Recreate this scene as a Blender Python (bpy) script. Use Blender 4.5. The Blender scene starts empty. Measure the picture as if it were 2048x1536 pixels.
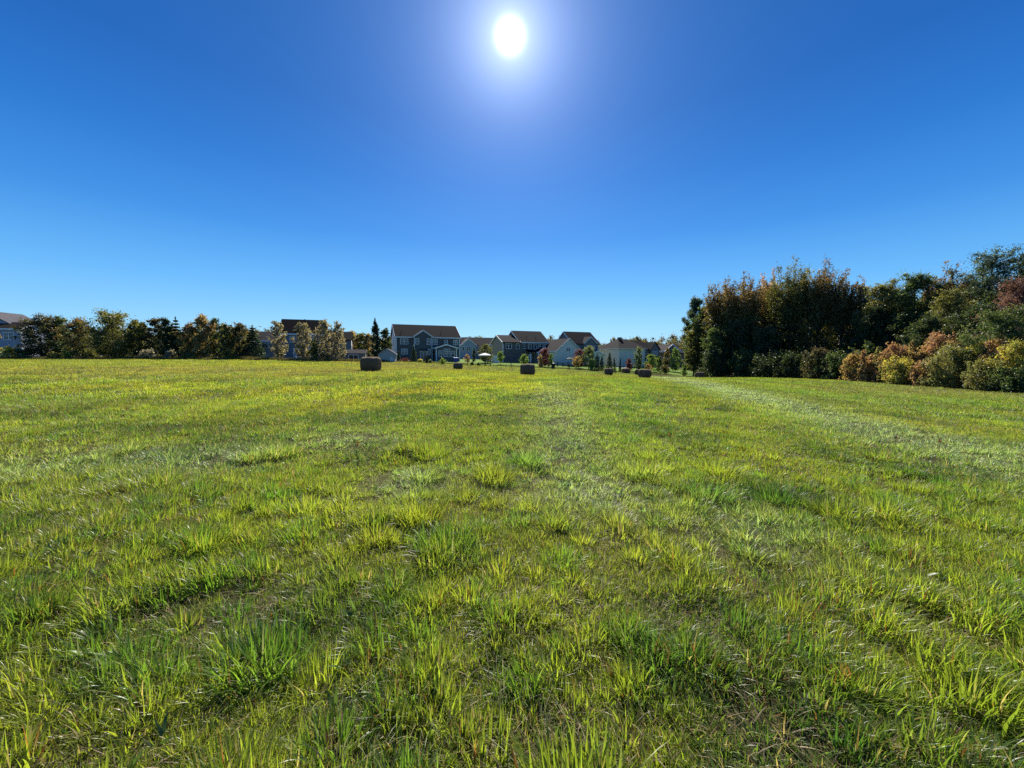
import bpy, math, random
import numpy as np

# ------------------------------------------------------------------ camera, sky, sun, exposure
S = bpy.context.scene
COL = S.collection
FPX, CX, CY, EYE = 769.0, 1024.0, 768.0, 1.6          # focal length and centre in photo pixels, eye height
PITCH = math.atan((768 - 712) / FPX)
SP, CP = math.sin(PITCH), math.cos(PITCH)

cam = bpy.data.cameras.new('camera')
cam.sensor_width = 36.0
cam.lens = FPX / 2048 * 36.0
cam.clip_start, cam.clip_end = 0.05, 3000
camo = bpy.data.objects.new('camera', cam)
COL.objects.link(camo)
camo.location = (0, 0, EYE)
camo.rotation_euler = (math.pi / 2 - PITCH, 0, 0)
S.camera = camo


def ray(px, py):
    u, v = (px - CX) / FPX, (CY - py) / FPX
    return (u, CP + v * SP, v * CP - SP)


def at(px, py, Y):
    d = ray(px, py)
    t = Y / d[1]
    return (d[0] * t, Y, EYE + d[2] * t)


sd = ray(1020, 72)
sl = math.sqrt(sum(c * c for c in sd))
SUN = tuple(c / sl for c in sd)
SUN_EL = math.asin(SUN[2])
SUN_AZ = math.atan2(SUN[0], SUN[1])                    # clockwise from +Y

W = bpy.data.worlds.new('World')
S.world = W
W.use_nodes = True
nt = W.node_tree
nt.nodes.clear()
out = nt.nodes.new('ShaderNodeOutputWorld')
bg = nt.nodes.new('ShaderNodeBackground')
sky = nt.nodes.new('ShaderNodeTexSky')
sky.sky_type = 'NISHITA'
sky.sun_disc = False
sky.sun_elevation = SUN_EL
sky.sun_rotation = SUN_AZ
sky.altitude = 0
sky.air_density = 1.0
sky.dust_density = 0.25
sky.ozone_density = 2.5
hsv = nt.nodes.new('ShaderNodeHueSaturation')
hsv.inputs['Saturation'].default_value = 1.35
hsv.inputs['Value'].default_value = 1.0
nt.links.new(sky.outputs[0], hsv.inputs['Color'])
# the sun's blinding disc and its aureole: part of the sky, a function of the direction only
tc = nt.nodes.new('ShaderNodeTexCoord')
nrm = nt.nodes.new('ShaderNodeVectorMath'); nrm.operation = 'NORMALIZE'
dot = nt.nodes.new('ShaderNodeVectorMath'); dot.operation = 'DOT_PRODUCT'
dot.inputs[1].default_value = SUN
nt.links.new(tc.outputs['Generated'], nrm.inputs[0])
nt.links.new(nrm.outputs[0], dot.inputs[0])


def wmath(op, a, b=None, c=None):
    n = nt.nodes.new('ShaderNodeMath'); n.operation = op
    for i, v in enumerate((a, b, c)):
        if v is None: continue
        if isinstance(v, (int, float)): n.inputs[i].default_value = v
        else: nt.links.new(v, n.inputs[i])
    return n.outputs[0]


sep = nt.nodes.new('ShaderNodeSeparateXYZ')
nt.links.new(nrm.outputs[0], sep.inputs[0])
sepz = sep.outputs[2]
SKY_GAIN = 5.2                                        # 1 / (background strength x 2 ** exposure)
ang = wmath('MULTIPLY', wmath('ARCCOSINE', wmath('MINIMUM', dot.outputs['Value'], 0.9999999)), 57.2958)
g1 = wmath('MULTIPLY', wmath('POWER', 2.718, wmath('MULTIPLY', wmath('POWER', wmath('DIVIDE', ang, 1.25), 2.6), -1.0)), 13.0)
g2 = wmath('MULTIPLY', wmath('POWER', 2.718, wmath('DIVIDE', ang, -3.3)), 5.6)
g3 = wmath('MULTIPLY', wmath('POWER', 2.718, wmath('DIVIDE', ang, -14.0)), 2.0)
gcol = nt.nodes.new('ShaderNodeVectorMath'); gcol.operation = 'SCALE'      # white inner aureole
gcol.inputs[0].default_value = (0.93, 0.96, 1.0)
nt.links.new(wmath('ADD', g1, g2), gcol.inputs[3])
gblue = nt.nodes.new('ShaderNodeVectorMath'); gblue.operation = 'SCALE'    # wide blue brightening of the sky towards the sun
gblue.inputs[0].default_value = (0.11, 0.42, 1.0)
nt.links.new(g3, gblue.inputs[3])
gsum = nt.nodes.new('ShaderNodeVectorMath'); gsum.operation = 'ADD'
nt.links.new(gcol.outputs[0], gsum.inputs[0]); nt.links.new(gblue.outputs[0], gsum.inputs[1])
addc = nt.nodes.new('ShaderNodeMix'); addc.data_type = 'RGBA'; addc.blend_type = 'ADD'
addc.inputs[0].default_value = 1.0
# clear autumn sky: the Sky Texture graded by elevation towards the deep blue of a dry high-pressure day
elev = wmath('MULTIPLY', wmath('ARCSINE', sepz), 57.2958)
ramp = nt.nodes.new('ShaderNodeValToRGB')
nt.links.new(wmath('DIVIDE', elev, 60.0), ramp.inputs[0])
SKY = [(0, (150, 214, 255)), (4, (132, 204, 254)), (9, (98, 180, 248)), (16, (56, 140, 227)), (23, (33, 113, 204)), (30, (21, 92, 180)), (42, (16, 80, 162)), (60, (12, 62, 138))]


def lin(c):
    c = c / 255
    return c / 12.92 if c <= .04045 else ((c + .055) / 1.055) ** 2.4


els = ramp.color_ramp.elements
while len(els) < len(SKY): els.new(.5)
for e, (dg, rgb) in zip(els, SKY):
    e.position = dg / 60.0
    e.color = tuple(lin(c) for c in rgb) + (1,)
grade = nt.nodes.new('ShaderNodeVectorMath'); grade.operation = 'SCALE'
nt.links.new(ramp.outputs[0], grade.inputs[0])
grade.inputs[3].default_value = SKY_GAIN
skymix = nt.nodes.new('ShaderNodeMix'); skymix.data_type = 'RGBA'
skymix.inputs[0].default_value = .88
nt.links.new(hsv.outputs[0], skymix.inputs[6])
nt.links.new(grade.outputs[0], skymix.inputs[7])
nt.links.new(skymix.outputs[2], addc.inputs[6])
nt.links.new(gsum.outputs[0], addc.inputs[7])
nt.links.new(addc.outputs[2], bg.inputs['Color'])
bg.inputs['Strength'].default_value = 0.10
nt.links.new(bg.outputs[0], out.inputs[0])

sun = bpy.data.lights.new('sun', 'SUN')
sun.energy = 5.0
sun.angle = math.radians(0.53)
sun.color = (1.0, 0.94, 0.84)
suno = bpy.data.objects.new('sun', sun)
COL.objects.link(suno)
suno.rotation_euler = (math.pi / 2 - SUN_EL, 0, math.pi - SUN_AZ)

S.view_settings.view_transform = 'Standard'
S.view_settings.look = 'None'
S.view_settings.gamma = 1.0
S.view_settings.use_curve_mapping = False
S.view_settings.exposure = 0.9
S.cycles.max_bounces = 7
S.cycles.diffuse_bounces = 3
S.cycles.glossy_bounces = 2
S.cycles.transmission_bounces = 5
S.cycles.transparent_max_bounces = 6
S.cycles.use_denoising = False
S.cycles.use_adaptive_sampling = False
S.cycles.sample_clamp_indirect = 2.0

# ------------------------------------------------------------------ helpers
def tag(o, label=None, cat=None, group=None, kind=None):
    if label: o['label'] = label
    if cat: o['category'] = cat
    if group: o['group'] = group
    if kind: o['kind'] = kind
    return o


def empty(name, loc, rz=0.0):
    o = bpy.data.objects.new(name, None)
    o.empty_display_size = 0.2
    COL.objects.link(o)
    o.location = loc
    o.rotation_euler = (0, 0, rz)
    return o


class MB:
    """collects polygons for one mesh"""
    def __init__(self):
        self.v, self.f, self.m = [], [], []

    def poly(self, pts, mi=0):
        b = len(self.v)
        self.v += [tuple(p) for p in pts]
        self.f.append(tuple(range(b, b + len(pts))))
        self.m.append(mi)

    def hexa(self, p, mi=0):
        """p: 8 points, bottom ring 0-3 then top ring 4-7"""
        b = len(self.v)
        self.v += [tuple(q) for q in p]
        for f in ((0, 3, 2, 1), (4, 5, 6, 7), (0, 1, 5, 4), (1, 2, 6, 5), (2, 3, 7, 6), (3, 0, 4, 7)):
            self.f.append(tuple(b + i for i in f)); self.m.append(mi)

    def box(self, x0, x1, y0, y1, z0, z1, mi=0):
        self.hexa([(x0, y0, z0), (x1, y0, z0), (x1, y1, z0), (x0, y1, z0),
                   (x0, y0, z1), (x1, y0, z1), (x1, y1, z1), (x0, y1, z1)], mi)

    def tube(self, pts, rads, n=6, mi=0, cap=True):
        b = len(self.v)
        P = np.array(pts, float)
        for i in range(len(P)):
            a = P[min(i + 1, len(P) - 1)] - P[max(i - 1, 0)]
            a = a / (np.linalg.norm(a) + 1e-9)
            h = np.array((1.0, 0, 0)) if abs(a[0]) < 0.8 else np.array((0, 1.0, 0))
            u = np.cross(a, h); u /= np.linalg.norm(u)
            w = np.cross(a, u)
            for k in range(n):
                t = 2 * math.pi * k / n
                self.v.append(tuple(P[i] + rads[i] * (u * math.cos(t) + w * math.sin(t))))
        for i in range(len(P) - 1):
            for k in range(n):
                k2 = (k + 1) % n
                self.f.append((b + i * n + k, b + i * n + k2, b + (i + 1) * n + k2, b + (i + 1) * n + k)); self.m.append(mi)
        if cap:
            self.f.append(tuple(b + k for k in range(n))[::-1]); self.m.append(mi)
            e = b + (len(P) - 1) * n
            self.f.append(tuple(e + k for k in range(n))); self.m.append(mi)

    def build(self, name, mats, parent=None, smooth=False):
        me = bpy.data.meshes.new(name)
        me.from_pydata(self.v, [], self.f)
        if not isinstance(mats, (list, tuple)): mats = [mats]
        for m in mats: me.materials.append(m)
        me.polygons.foreach_set('material_index', self.m)
        if smooth: me.polygons.foreach_set('use_smooth', [True] * len(self.f))
        me.update()
        o = bpy.data.objects.new(name, me)
        COL.objects.link(o)
        if parent: o.parent = parent
        return o


def np_mesh(name, verts, faces, nper, mat, cols=None, parent=None, smooth=False):
    """verts (n,3); faces flat index array of equal-size polygons (or list of (flat, nper) in faces)"""
    if not isinstance(faces, list): faces = [(faces, nper)]
    me = bpy.data.meshes.new(name)
    me.vertices.add(len(verts))
    me.vertices.foreach_set('co', np.ascontiguousarray(verts, dtype=np.float32).ravel())
    flat = np.concatenate([np.asarray(f, np.int32).ravel() for f, _ in faces])
    totals = np.concatenate([np.full(np.asarray(f).size // k, k, np.int32) for f, k in faces])
    starts = np.concatenate([[0], np.cumsum(totals)[:-1]]).astype(np.int32)
    me.loops.add(len(flat))
    me.loops.foreach_set('vertex_index', flat)
    me.polygons.add(len(totals))
    me.polygons.foreach_set('loop_start', starts)
    me.polygons.foreach_set('loop_total', totals)
    if smooth: me.polygons.foreach_set('use_smooth', np.ones(len(totals), bool))
    me.update(calc_edges=True)
    if cols is not None:
        a = me.color_attributes.new('Col', 'FLOAT_COLOR', 'POINT')
        c4 = np.ones((len(verts), 4), np.float32); c4[:, :3] = cols
        a.data.foreach_set('color', c4.ravel())
    me.materials.append(mat)
    o = bpy.data.objects.new(name, me)
    COL.objects.link(o)
    if parent: o.parent = parent
    return o


def vnoise(x, y, scale, seed):
    """value noise in 0..1"""
    r = np.random.RandomState(seed)
    lat = r.rand(128, 128)
    x = np.asarray(x, float) / scale; y = np.asarray(y, float) / scale
    xi = np.floor(x).astype(int); yi = np.floor(y).astype(int)
    fx = x - xi; fy = y - yi
    fx = fx * fx * (3 - 2 * fx); fy = fy * fy * (3 - 2 * fy)
    g = lambda a, b: lat[a % 128, b % 128]
    return (g(xi, yi) * (1 - fx) + g(xi + 1, yi) * fx) * (1 - fy) + (g(xi, yi + 1) * (1 - fx) + g(xi + 1, yi + 1) * fx) * fy


# ------------------------------------------------------------------ terrain height
_cp = np.array([
    (0, 0, 0), (-4, 3, .06), (4, 3, -.06), (-9, 7, .14), (9, 7, -.18), (0, 14, .05), (-14, 15, .3), (14, 15, -.45),
    (-11, 30, .46), (1.8, 42, -.5), (-9, 62, -.55), (17, 66, -1.65), (25, 85, -2.1), (19, 55, -1.55), (36, 73, -2.7), (28, 66, -2.1),
    (37, 28, -1.15), (38, 44, -1.2), (39, 62, -1.9), (-25, 75, .45), (-22, 95, .4), (-12, 102, .15), (2, 106, -.25),
    (10, 92, -.9), (33, 112, -1.5), (20, 90, -1.6), (-60, 72, 1.0), (-95, 72, 1.0), (-40, 76, .85), (-60, 40, .9), (-35, 30, .7),
    (-100, 150, 1), (0, 190, 0), (80, 150, -1.5), (80, 60, -2), (65, 25, -1.6), (0, -25, 0), (-60, -10, .6), (50, -10, -1)], float)


def _tps(r2):
    return np.where(r2 > 0, 0.5 * r2 * np.log(r2 + 1e-12), 0)


def _fit():
    P = _cp[:, :2] / 50
    n = len(P)
    K = _tps(((P[:, None] - P[None]) ** 2).sum(-1)) + 0.008 * np.eye(n)
    Q = np.hstack([np.ones((n, 1)), P])
    A = np.block([[K, Q], [Q.T, np.zeros((3, 3))]])
    return P, np.linalg.solve(A, np.concatenate([_cp[:, 2], np.zeros(3)]))


_P, _Wt = _fit()
_GX = np.linspace(-140, 140, 141); _GY = np.linspace(-40, 200, 121)


def _raw(x, y):
    p = np.stack([np.asarray(x, float), np.asarray(y, float)], -1) / 50
    K = _tps(((p[..., None, :] - _P) ** 2).sum(-1))
    return K @ _Wt[:-3] + _Wt[-3] + p @ _Wt[-2:]


_gxx, _gyy = np.meshgrid(_GX, _GY, indexing='ij')
_GZ = _raw(_gxx, _gyy) - float(_raw(np.array([0.0]), np.array([0.0]))[0])


def ground(x, y):
    x = np.clip(np.asarray(x, float), -139.9, 139.9); y = np.clip(np.asarray(y, float), -39.9, 199.9)
    a = (x + 140) / 2; b = (y + 40) / 2
    i = np.floor(a).astype(int); j = np.floor(b).astype(int)
    fx = a - i; fy = b - j
    return (_GZ[i, j] * (1 - fx) + _GZ[i + 1, j] * fx) * (1 - fy) + (_GZ[i, j + 1] * (1 - fx) + _GZ[i + 1, j + 1] * fx) * fy


def gz(x, y):
    return float(ground(np.array([x]), np.array([y]))[0])


# ------------------------------------------------------------------ materials
def mat(name):
    m = bpy.data.materials.new(name)
    m.use_nodes = True
    n = m.node_tree
    p = n.nodes['Principled BSDF']
    return m, n, p


def simple(name, rgb, rough=0.7, var=0.12, scale=3.0, bump=0.0, metal=0.0, spec=0.3, stretch=None):
    m, n, p = mat(name)
    tc = n.nodes.new('ShaderNodeTexCoord')
    mp = n.nodes.new('ShaderNodeMapping')
    if stretch: mp.inputs['Scale'].default_value = stretch
    nz = n.nodes.new('ShaderNodeTexNoise')
    nz.inputs['Scale'].default_value = scale
    nz.inputs['Detail'].default_value = 5
    n.links.new(tc.outputs['Object'], mp.inputs[0])
    n.links.new(mp.outputs[0], nz.inputs['Vector'])
    mx = n.nodes.new('ShaderNodeMix'); mx.data_type = 'RGBA'
    mx.inputs[6].default_value = tuple(c * (1 - var) for c in rgb) + (1,)
    mx.inputs[7].default_value = tuple(min(1, c * (1 + var)) for c in rgb) + (1,)
    n.links.new(nz.outputs['Fac'], mx.inputs[0])
    n.links.new(mx.outputs[2], p.inputs['Base Color'])
    p.inputs['Roughness'].default_value = rough
    p.inputs['Metallic'].default_value = metal
    p.inputs['Specular IOR Level'].default_value = spec
    if bump:
        b = n.nodes.new('ShaderNodeBump'); b.inputs['Strength'].default_value = bump
        n.links.new(nz.outputs['Fac'], b.inputs['Height']); n.links.new(b.outputs[0], p.inputs['Normal'])
    return m


def siding(name, rgb):
    """horizontal lap siding: board lines in bump and a faint tone per board"""
    m, n, p = mat(name)
    tc = n.nodes.new('ShaderNodeTexCoord')
    wv = n.nodes.new('ShaderNodeTexWave'); wv.wave_type = 'BANDS'; wv.bands_direction = 'Z'; wv.wave_profile = 'SAW'
    wv.inputs['Scale'].default_value = 1.6
    n.links.new(tc.outputs['Object'], wv.inputs['Vector'])
    nz = n.nodes.new('ShaderNodeTexNoise'); nz.inputs['Scale'].default_value = 0.6; nz.inputs['Detail'].default_value = 6
    n.links.new(tc.outputs['Object'], nz.inputs['Vector'])
    mx = n.nodes.new('ShaderNodeMix'); mx.data_type = 'RGBA'
    mx.inputs[6].default_value = tuple(c * .9 for c in rgb) + (1,)
    mx.inputs[7].default_value = tuple(min(1, c * 1.1) for c in rgb) + (1,)
    n.links.new(nz.outputs['Fac'], mx.inputs[0])
    mb_ = n.nodes.new('ShaderNodeMix'); mb_.data_type = 'RGBA'; mb_.blend_type = 'MULTIPLY'; mb_.inputs[0].default_value = .12
    n.links.new(mx.outputs[2], mb_.inputs[6]); n.links.new(wv.outputs['Color'], mb_.inputs[7])
    n.links.new(mb_.outputs[2], p.inputs['Base Color'])
    p.inputs['Roughness'].default_value = 0.8
    p.inputs['Specular IOR Level'].default_value = .15
    return m


def shingle(name, rgb):
    m, n, p = mat(name)
    tc = n.nodes.new('ShaderNodeTexCoord')
    br = n.nodes.new('ShaderNodeTexBrick')
    br.inputs['Scale'].default_value = 2.2
    br.inputs['Color1'].default_value = tuple(c * .75 for c in rgb) + (1,)
    br.inputs['Color2'].default_value = tuple(c * 1.2 for c in rgb) + (1,)
    br.inputs['Mortar'].default_value = tuple(c * .6 for c in rgb) + (1,)
    br.inputs['Mortar Size'].default_value = .03
    n.links.new(tc.outputs['Object'], br.inputs['Vector'])
    nz = n.nodes.new('ShaderNodeTexNoise'); nz.inputs['Scale'].default_value = 0.9; nz.inputs['Detail'].default_value = 4
    n.links.new(tc.outputs['Object'], nz.inputs['Vector'])
    mx = n.nodes.new('ShaderNodeMix'); mx.data_type = 'RGBA'; mx.blend_type = 'MULTIPLY'
    mx.inputs[0].default_value = .5
    n.links.new(br.outputs['Color'], mx.inputs[6]); n.links.new(nz.outputs['Color'], mx.inputs[7])
    n.links.new(mx.outputs[2], p.inputs['Base Color'])
    p.inputs['Roughness'].default_value = 0.95
    p.inputs['Specular IOR Level'].default_value = .08
    return m


def leafmat(name, trans=0.45, gloss=0.06, grough=0.4, warm=(1.25, 1.25, 0.7)):
    """thin leaf: colour from the mesh attribute, part of the light comes through"""
    m = bpy.data.materials.new(name); m.use_nodes = True
    n = m.node_tree; n.nodes.clear()
    o = n.nodes.new('ShaderNodeOutputMaterial')
    at_ = n.nodes.new('ShaderNodeAttribute'); at_.attribute_name = 'Col'
    d = n.nodes.new('ShaderNodeBsdfDiffuse')
    t = n.nodes.new('ShaderNodeBsdfTranslucent')
    mul = n.nodes.new('ShaderNodeMix'); mul.data_type = 'RGBA'; mul.blend_type = 'MULTIPLY'; mul.inputs[0].default_value = 1
    mul.inputs[7].default_value = warm + (1,)
    n.links.new(at_.outputs['Color'], d.inputs['Color'])
    n.links.new(at_.outputs['Color'], mul.inputs[6])
    n.links.new(mul.outputs[2], t.inputs['Color'])
    a = n.nodes.new('ShaderNodeMixShader'); a.inputs[0].default_value = trans
    n.links.new(d.outputs[0], a.inputs[1]); n.links.new(t.outputs[0], a.inputs[2])
    g = n.nodes.new('ShaderNodeBsdfGlossy'); g.inputs['Roughness'].default_value = grough
    b = n.nodes.new('ShaderNodeMixShader'); b.inputs[0].default_value = gloss
    n.links.new(a.outputs[0], b.inputs[1]); n.links.new(g.outputs[0], b.inputs[2])
    n.links.new(b.outputs[0], o.inputs[0])
    return m


M = {}
M['leaf'] = leafmat('leaf', .5, .035, .45, (1.25, 1.2, .7))
M['grass'] = leafmat('grass_blade', .58, .034, .38, (1.65, 1.68, .85))
M['dry'] = leafmat('dry_blade', .35, .02, .5, (1.1, 1.05, .9))
M['bark'] = simple('bark', (.07, .055, .045), .9, .35, 6, .6, stretch=(1, 1, .25))
M['birch'] = simple('pale_bark', (.28, .25, .22), .9, .3, 6, .4, stretch=(1, 1, .3))
M['white'] = simple('white_trim', (.78, .78, .76), .5, .04, 4)
M['glass'] = simple('window_glass', (.02, .025, .03), .08, .3, .8, spec=.6)
M['roof_brown'] = shingle('brown_shingle', (.021, .019, .023))
M['roof_dark'] = shingle('dark_shingle', (.011, .010, .012))
M['roof_grey'] = shingle('grey_shingle', (.1, .085, .08))
M['roof_tan'] = shingle('tan_shingle', (.14, .105, .085))
M['roof_pale'] = shingle('pale_shingle', (.15, .14, .15))
M['sd_slate'] = siding('slate_siding', (.135, .125, .115))
M['sd_blue'] = siding('blue_siding', (.33, .36, .41))
M['sd_bluegrey'] = siding('blue_grey_siding', (.21, .215, .22))
M['sd_taupe'] = siding('taupe_siding', (.24, .215, .2))
M['sd_pale'] = siding('pale_siding', (.74, .71, .64))
M['sd_white'] = siding('white_siding', (.8, .78, .73))
M['sd_stone'] = siding('stone_siding', (.4, .385, .34))
M['sd_beige'] = siding('beige_siding', (.34, .29, .22))
M['sd_brown'] = siding('brown_siding', (.2, .15, .115))
M['metal'] = simple('dark_metal', (.05, .05, .055), .5, .2, 5, metal=.6)
M['wood'] = simple('weathered_wood', (.16, .13, .1), .85, .3, 5, .3, stretch=(1, 1, .2))
M['wood_dark'] = simple('dark_wood', (.05, .042, .036), .85, .3, 5, .3, stretch=(1, 1, .2))
M['blue_plastic'] = simple('blue_plastic', (.03, .07, .3), .5, .1, 3)
M['black_plastic'] = simple('black_plastic', (.03, .03, .032), .5, .1, 3)
M['canvas_white'] = simple('white_canvas', (.8, .8, .78), .8, .05, 4)
M['canvas_green'] = simple('green_canvas', (.03, .07, .06), .8, .1, 4)
M['door'] = simple('door_paint', (.45, .45, .44), .5, .08, 3)


def ground_mat(name, a, b, c, s1, s2):
    m, n, p = mat(name)
    tc = n.nodes.new('ShaderNodeTexCoord')
    cols = []
    z1 = n.nodes.new('ShaderNodeTexNoise'); z1.inputs['Scale'].default_value = s1; z1.inputs['Detail'].default_value = 8
    z2 = n.nodes.new('ShaderNodeTexNoise'); z2.inputs['Scale'].default_value = s2; z2.inputs['Detail'].default_value = 8
    for z in (z1, z2): n.links.new(tc.outputs['Object'], z.inputs['Vector'])
    r1 = n.nodes.new('ShaderNodeMapRange'); r1.inputs[1].default_value = .35; r1.inputs[2].default_value = .65
    r2 = n.nodes.new('ShaderNodeMapRange'); r2.inputs[1].default_value = .4; r2.inputs[2].default_value = .65
    n.links.new(z1.outputs['Fac'], r1.inputs[0]); n.links.new(z2.outputs['Fac'], r2.inputs[0])
    m1 = n.nodes.new('ShaderNodeMix'); m1.data_type = 'RGBA'
    m1.inputs[6].default_value = a + (1,); m1.inputs[7].default_value = b + (1,)
    n.links.new(r1.outputs[0], m1.inputs[0])
    m2 = n.nodes.new('ShaderNodeMix'); m2.data_type = 'RGBA'
    n.links.new(m1.outputs[2], m2.inputs[6]); m2.inputs[7].default_value = c + (1,)
    n.links.new(r2.outputs[0], m2.inputs[0])
    n.links.new(m2.outputs[2], p.inputs['Base Color'])
    p.inputs['Roughness'].default_value = 1.0
    p.inputs['Specular IOR Level'].default_value = .05
    b_ = n.nodes.new('ShaderNodeBump'); b_.inputs['Strength'].default_value = .8; b_.inputs['Distance'].default_value = .05
    n.links.new(z2.outputs['Fac'], b_.inputs['Height']); n.links.new(b_.outputs[0], p.inputs['Normal'])
    return m


M['ground'] = ground_mat('meadow_soil', (.04, .056, .014), (.05, .05, .02), (.07, .06, .028), .5, 14)
M['lawn'] = ground_mat('mown_lawn', (.12, .2, .03), (.15, .22, .035), (.1, .17, .03), .2, 6)

# ------------------------------------------------------------------ ground sheets
def axis(lo, hi, fine_lo, fine_hi, step, grow=1.25):
    a = list(np.arange(fine_lo, fine_hi + step / 2, step))
    s = step
    while a[-1] < hi: s *= grow; a.append(a[-1] + s)
    s = step
    while a[0] > lo: s *= grow; a.insert(0, a[0] - s)
    return np.array(a)


def sheet(name, xs, ys, m, dz=0.0, rough=0.0):
    xx, yy = np.meshgrid(xs, ys, indexing='ij')
    zz = ground(xx, yy) + dz
    if rough:
        near = np.exp(-((xx ** 2 + yy ** 2) / 22 ** 2))
        zz = zz + rough * near * (vnoise(xx, yy, .45, 3) + .6 * vnoise(xx, yy, 1.3, 4) - .8)
    nx, ny = len(xs), len(ys)
    v = np.stack([xx, yy, zz], -1).reshape(-1, 3)
    i = np.arange(nx * ny).reshape(nx, ny)
    f = np.stack([i[:-1, :-1], i[1:, :-1], i[1:, 1:], i[:-1, 1:]], -1).reshape(-1)
    return np_mesh(name, v, f, 4, m, smooth=True)


g = sheet('ground', axis(-900, 900, -30, 40, .5), axis(-60, 1200, -4, 30, .5), M['ground'], 0, .05)
tag(g, 'grassy soil of the open hay field', 'ground', kind='structure')
lw = sheet('lawn', np.arange(-32, 46.1, 2), np.arange(80, 150.1, 2), M['lawn'], .03)
tag(lw, 'mown bright lawn between the hay field and the houses', 'lawn', kind='structure')

# ------------------------------------------------------------------ grass
G_FRESH = np.array((.145, .225, .029)); G_YEL = np.array((.295, .3, .038)); G_DARK = np.array((.054, .116, .022))
G_STRAW = np.array((.34, .27, .14)); G_RUST = np.array((.17, .07, .03)); G_SHEEN = np.array((.28, .36, .2)); G_BROWN = np.array((.2, .16, .075))


def blades(P, az, h, w, lean, col, nseg, rng, curl=1.7, tipcol=None):
    """P base points (n,3); lean = horizontal reach as a share of the blade's length"""
    n = len(P)
    tw = az + math.pi / 2 + rng.normal(0, .7, n)
    wd = np.stack([np.cos(tw), np.sin(tw), np.zeros(n)], -1)
    ld = np.stack([np.cos(az), np.sin(az), np.zeros(n)], -1)
    rows = []; crow = []
    vert = np.sqrt(np.clip(1 - lean ** 2, .02, 1))
    for k in range(nseg):
        t = k / nseg
        c = P + ld * (lean * h * t ** curl)[:, None]
        c[:, 2] += h * vert * (t if nseg == 1 else (t - .45 * lean * t ** 3))
        ww = w * (.55 + .45 * math.sin(math.pi * min(1, t * 1.2 + .2))) * (1 - t ** 2.2) * .5
        rows += [c - wd * ww[:, None], c + wd * ww[:, None]]
    tip = P + ld * (lean * h)[:, None]
    tip[:, 2] += h * vert * (1 if nseg == 1 else (1 - .45 * lean))
    rows.append(tip)
    V = np.stack(rows, 1)
    m = V.shape[1]
    C = np.repeat(col[:, None, :], m, 1)
    if tipcol is not None:
        f = np.array([i // 2 / nseg for i in range(m - 1)] + [1.0]) ** 2
        C = C * (1 - .6 * f[None, :, None]) + tipcol[:, None, :] * (.6 * f[None, :, None])
    base = np.arange(n)[:, None] * m
    q = []
    for k in range(nseg - 1):
        q.append(base + np.array([2 * k, 2 * k + 1, 2 * k + 3, 2 * k + 2]))
    tri = (base + np.array([m - 3, m - 2, m - 1]))
    qs = np.stack(q, 1).reshape(-1, 4) if q else np.zeros((0, 4), int)
    return V.reshape(-1, 3), qs, tri, C.reshape(-1, 3)


class Patch:
    def __init__(self): self.V, self.Q, self.T, self.C, self.n = [], [], [], [], 0

    def add(self, r):
        V, Q, T, C = r
        self.V.append(V); self.Q.append(Q + self.n); self.T.append(T + self.n); self.C.append(C); self.n += len(V)

    def build(self, name, m):
        fs = [(np.concatenate(self.T), 3)]
        Q = np.concatenate(self.Q)
        if len(Q): fs.append((Q, 4))
        return np_mesh(name, np.concatenate(self.V), fs, 0, m, np.concatenate(self.C))


def edge_right(y):
    return np.interp(y, [0, 20, 28, 44, 62, 80], [44, 40, 37.2, 38.5, 39, 41])


def edge_far(x):
    return np.interp(x, [-140, -45, -28, -20, 0, 20, 34, 60], [67, 67, 70, 79, 81, 83, 82, 80])


def sector(y0, y1, dens, rng, slope=1.45, marg=1.2):
    """random points in the part of the field the camera can look at, between two depths"""
    area = slope * (y1 ** 2 - y0 ** 2) + 2 * marg * (y1 - y0)
    n = int(area * dens)
    c = slope; b = 2 * marg
    u = rng.rand(n) * area
    # solve slope*(y^2-y0^2)+2*marg*(y-y0)=u
    k = c * y0 ** 2 + b * y0 + u
    y = (-b + np.sqrt(b * b + 4 * c * k)) / (2 * c)
    x = (rng.rand(n) * 2 - 1) * (slope * y + marg)
    ok = (x < edge_right(y)) & (y < edge_far(x) + 1.5 * rng.randn(n) * .3)
    return x[ok], y[ok]


def swath(x, y):
    """mown lanes of laid-over grass running up the field; their sun sheen is painted in as pale colour"""
    cx = 6.2 + .30 * y
    a = np.exp(-((x - cx) / (1.0 + .03 * y)) ** 2) * np.clip((y - 3) / 4, 0, 1)
    b = .55 * np.exp(-((x - (.4 + .09 * y)) / (.7 + .02 * y)) ** 2) * np.clip((y - 3.5) / 3, 0, 1) * np.clip((26 - y) / 10, 0, 1)
    spots = 0
    for (sx, sy, r) in ((-4.4, 5.6, .8), (-6.3, 5.2, .9), (.95, 4.3, .7), (-3.0, 6.9, .7), (2.2, 3.4, .5), (-8.6, 4.9, 1.0), (-1.3, 4.6, .5)):
        spots = spots + .8 * np.exp(-(((x - sx) ** 2 + (y - sy) ** 2) / r ** 2))
    return np.clip(a + b + spots, 0, 1)


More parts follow.
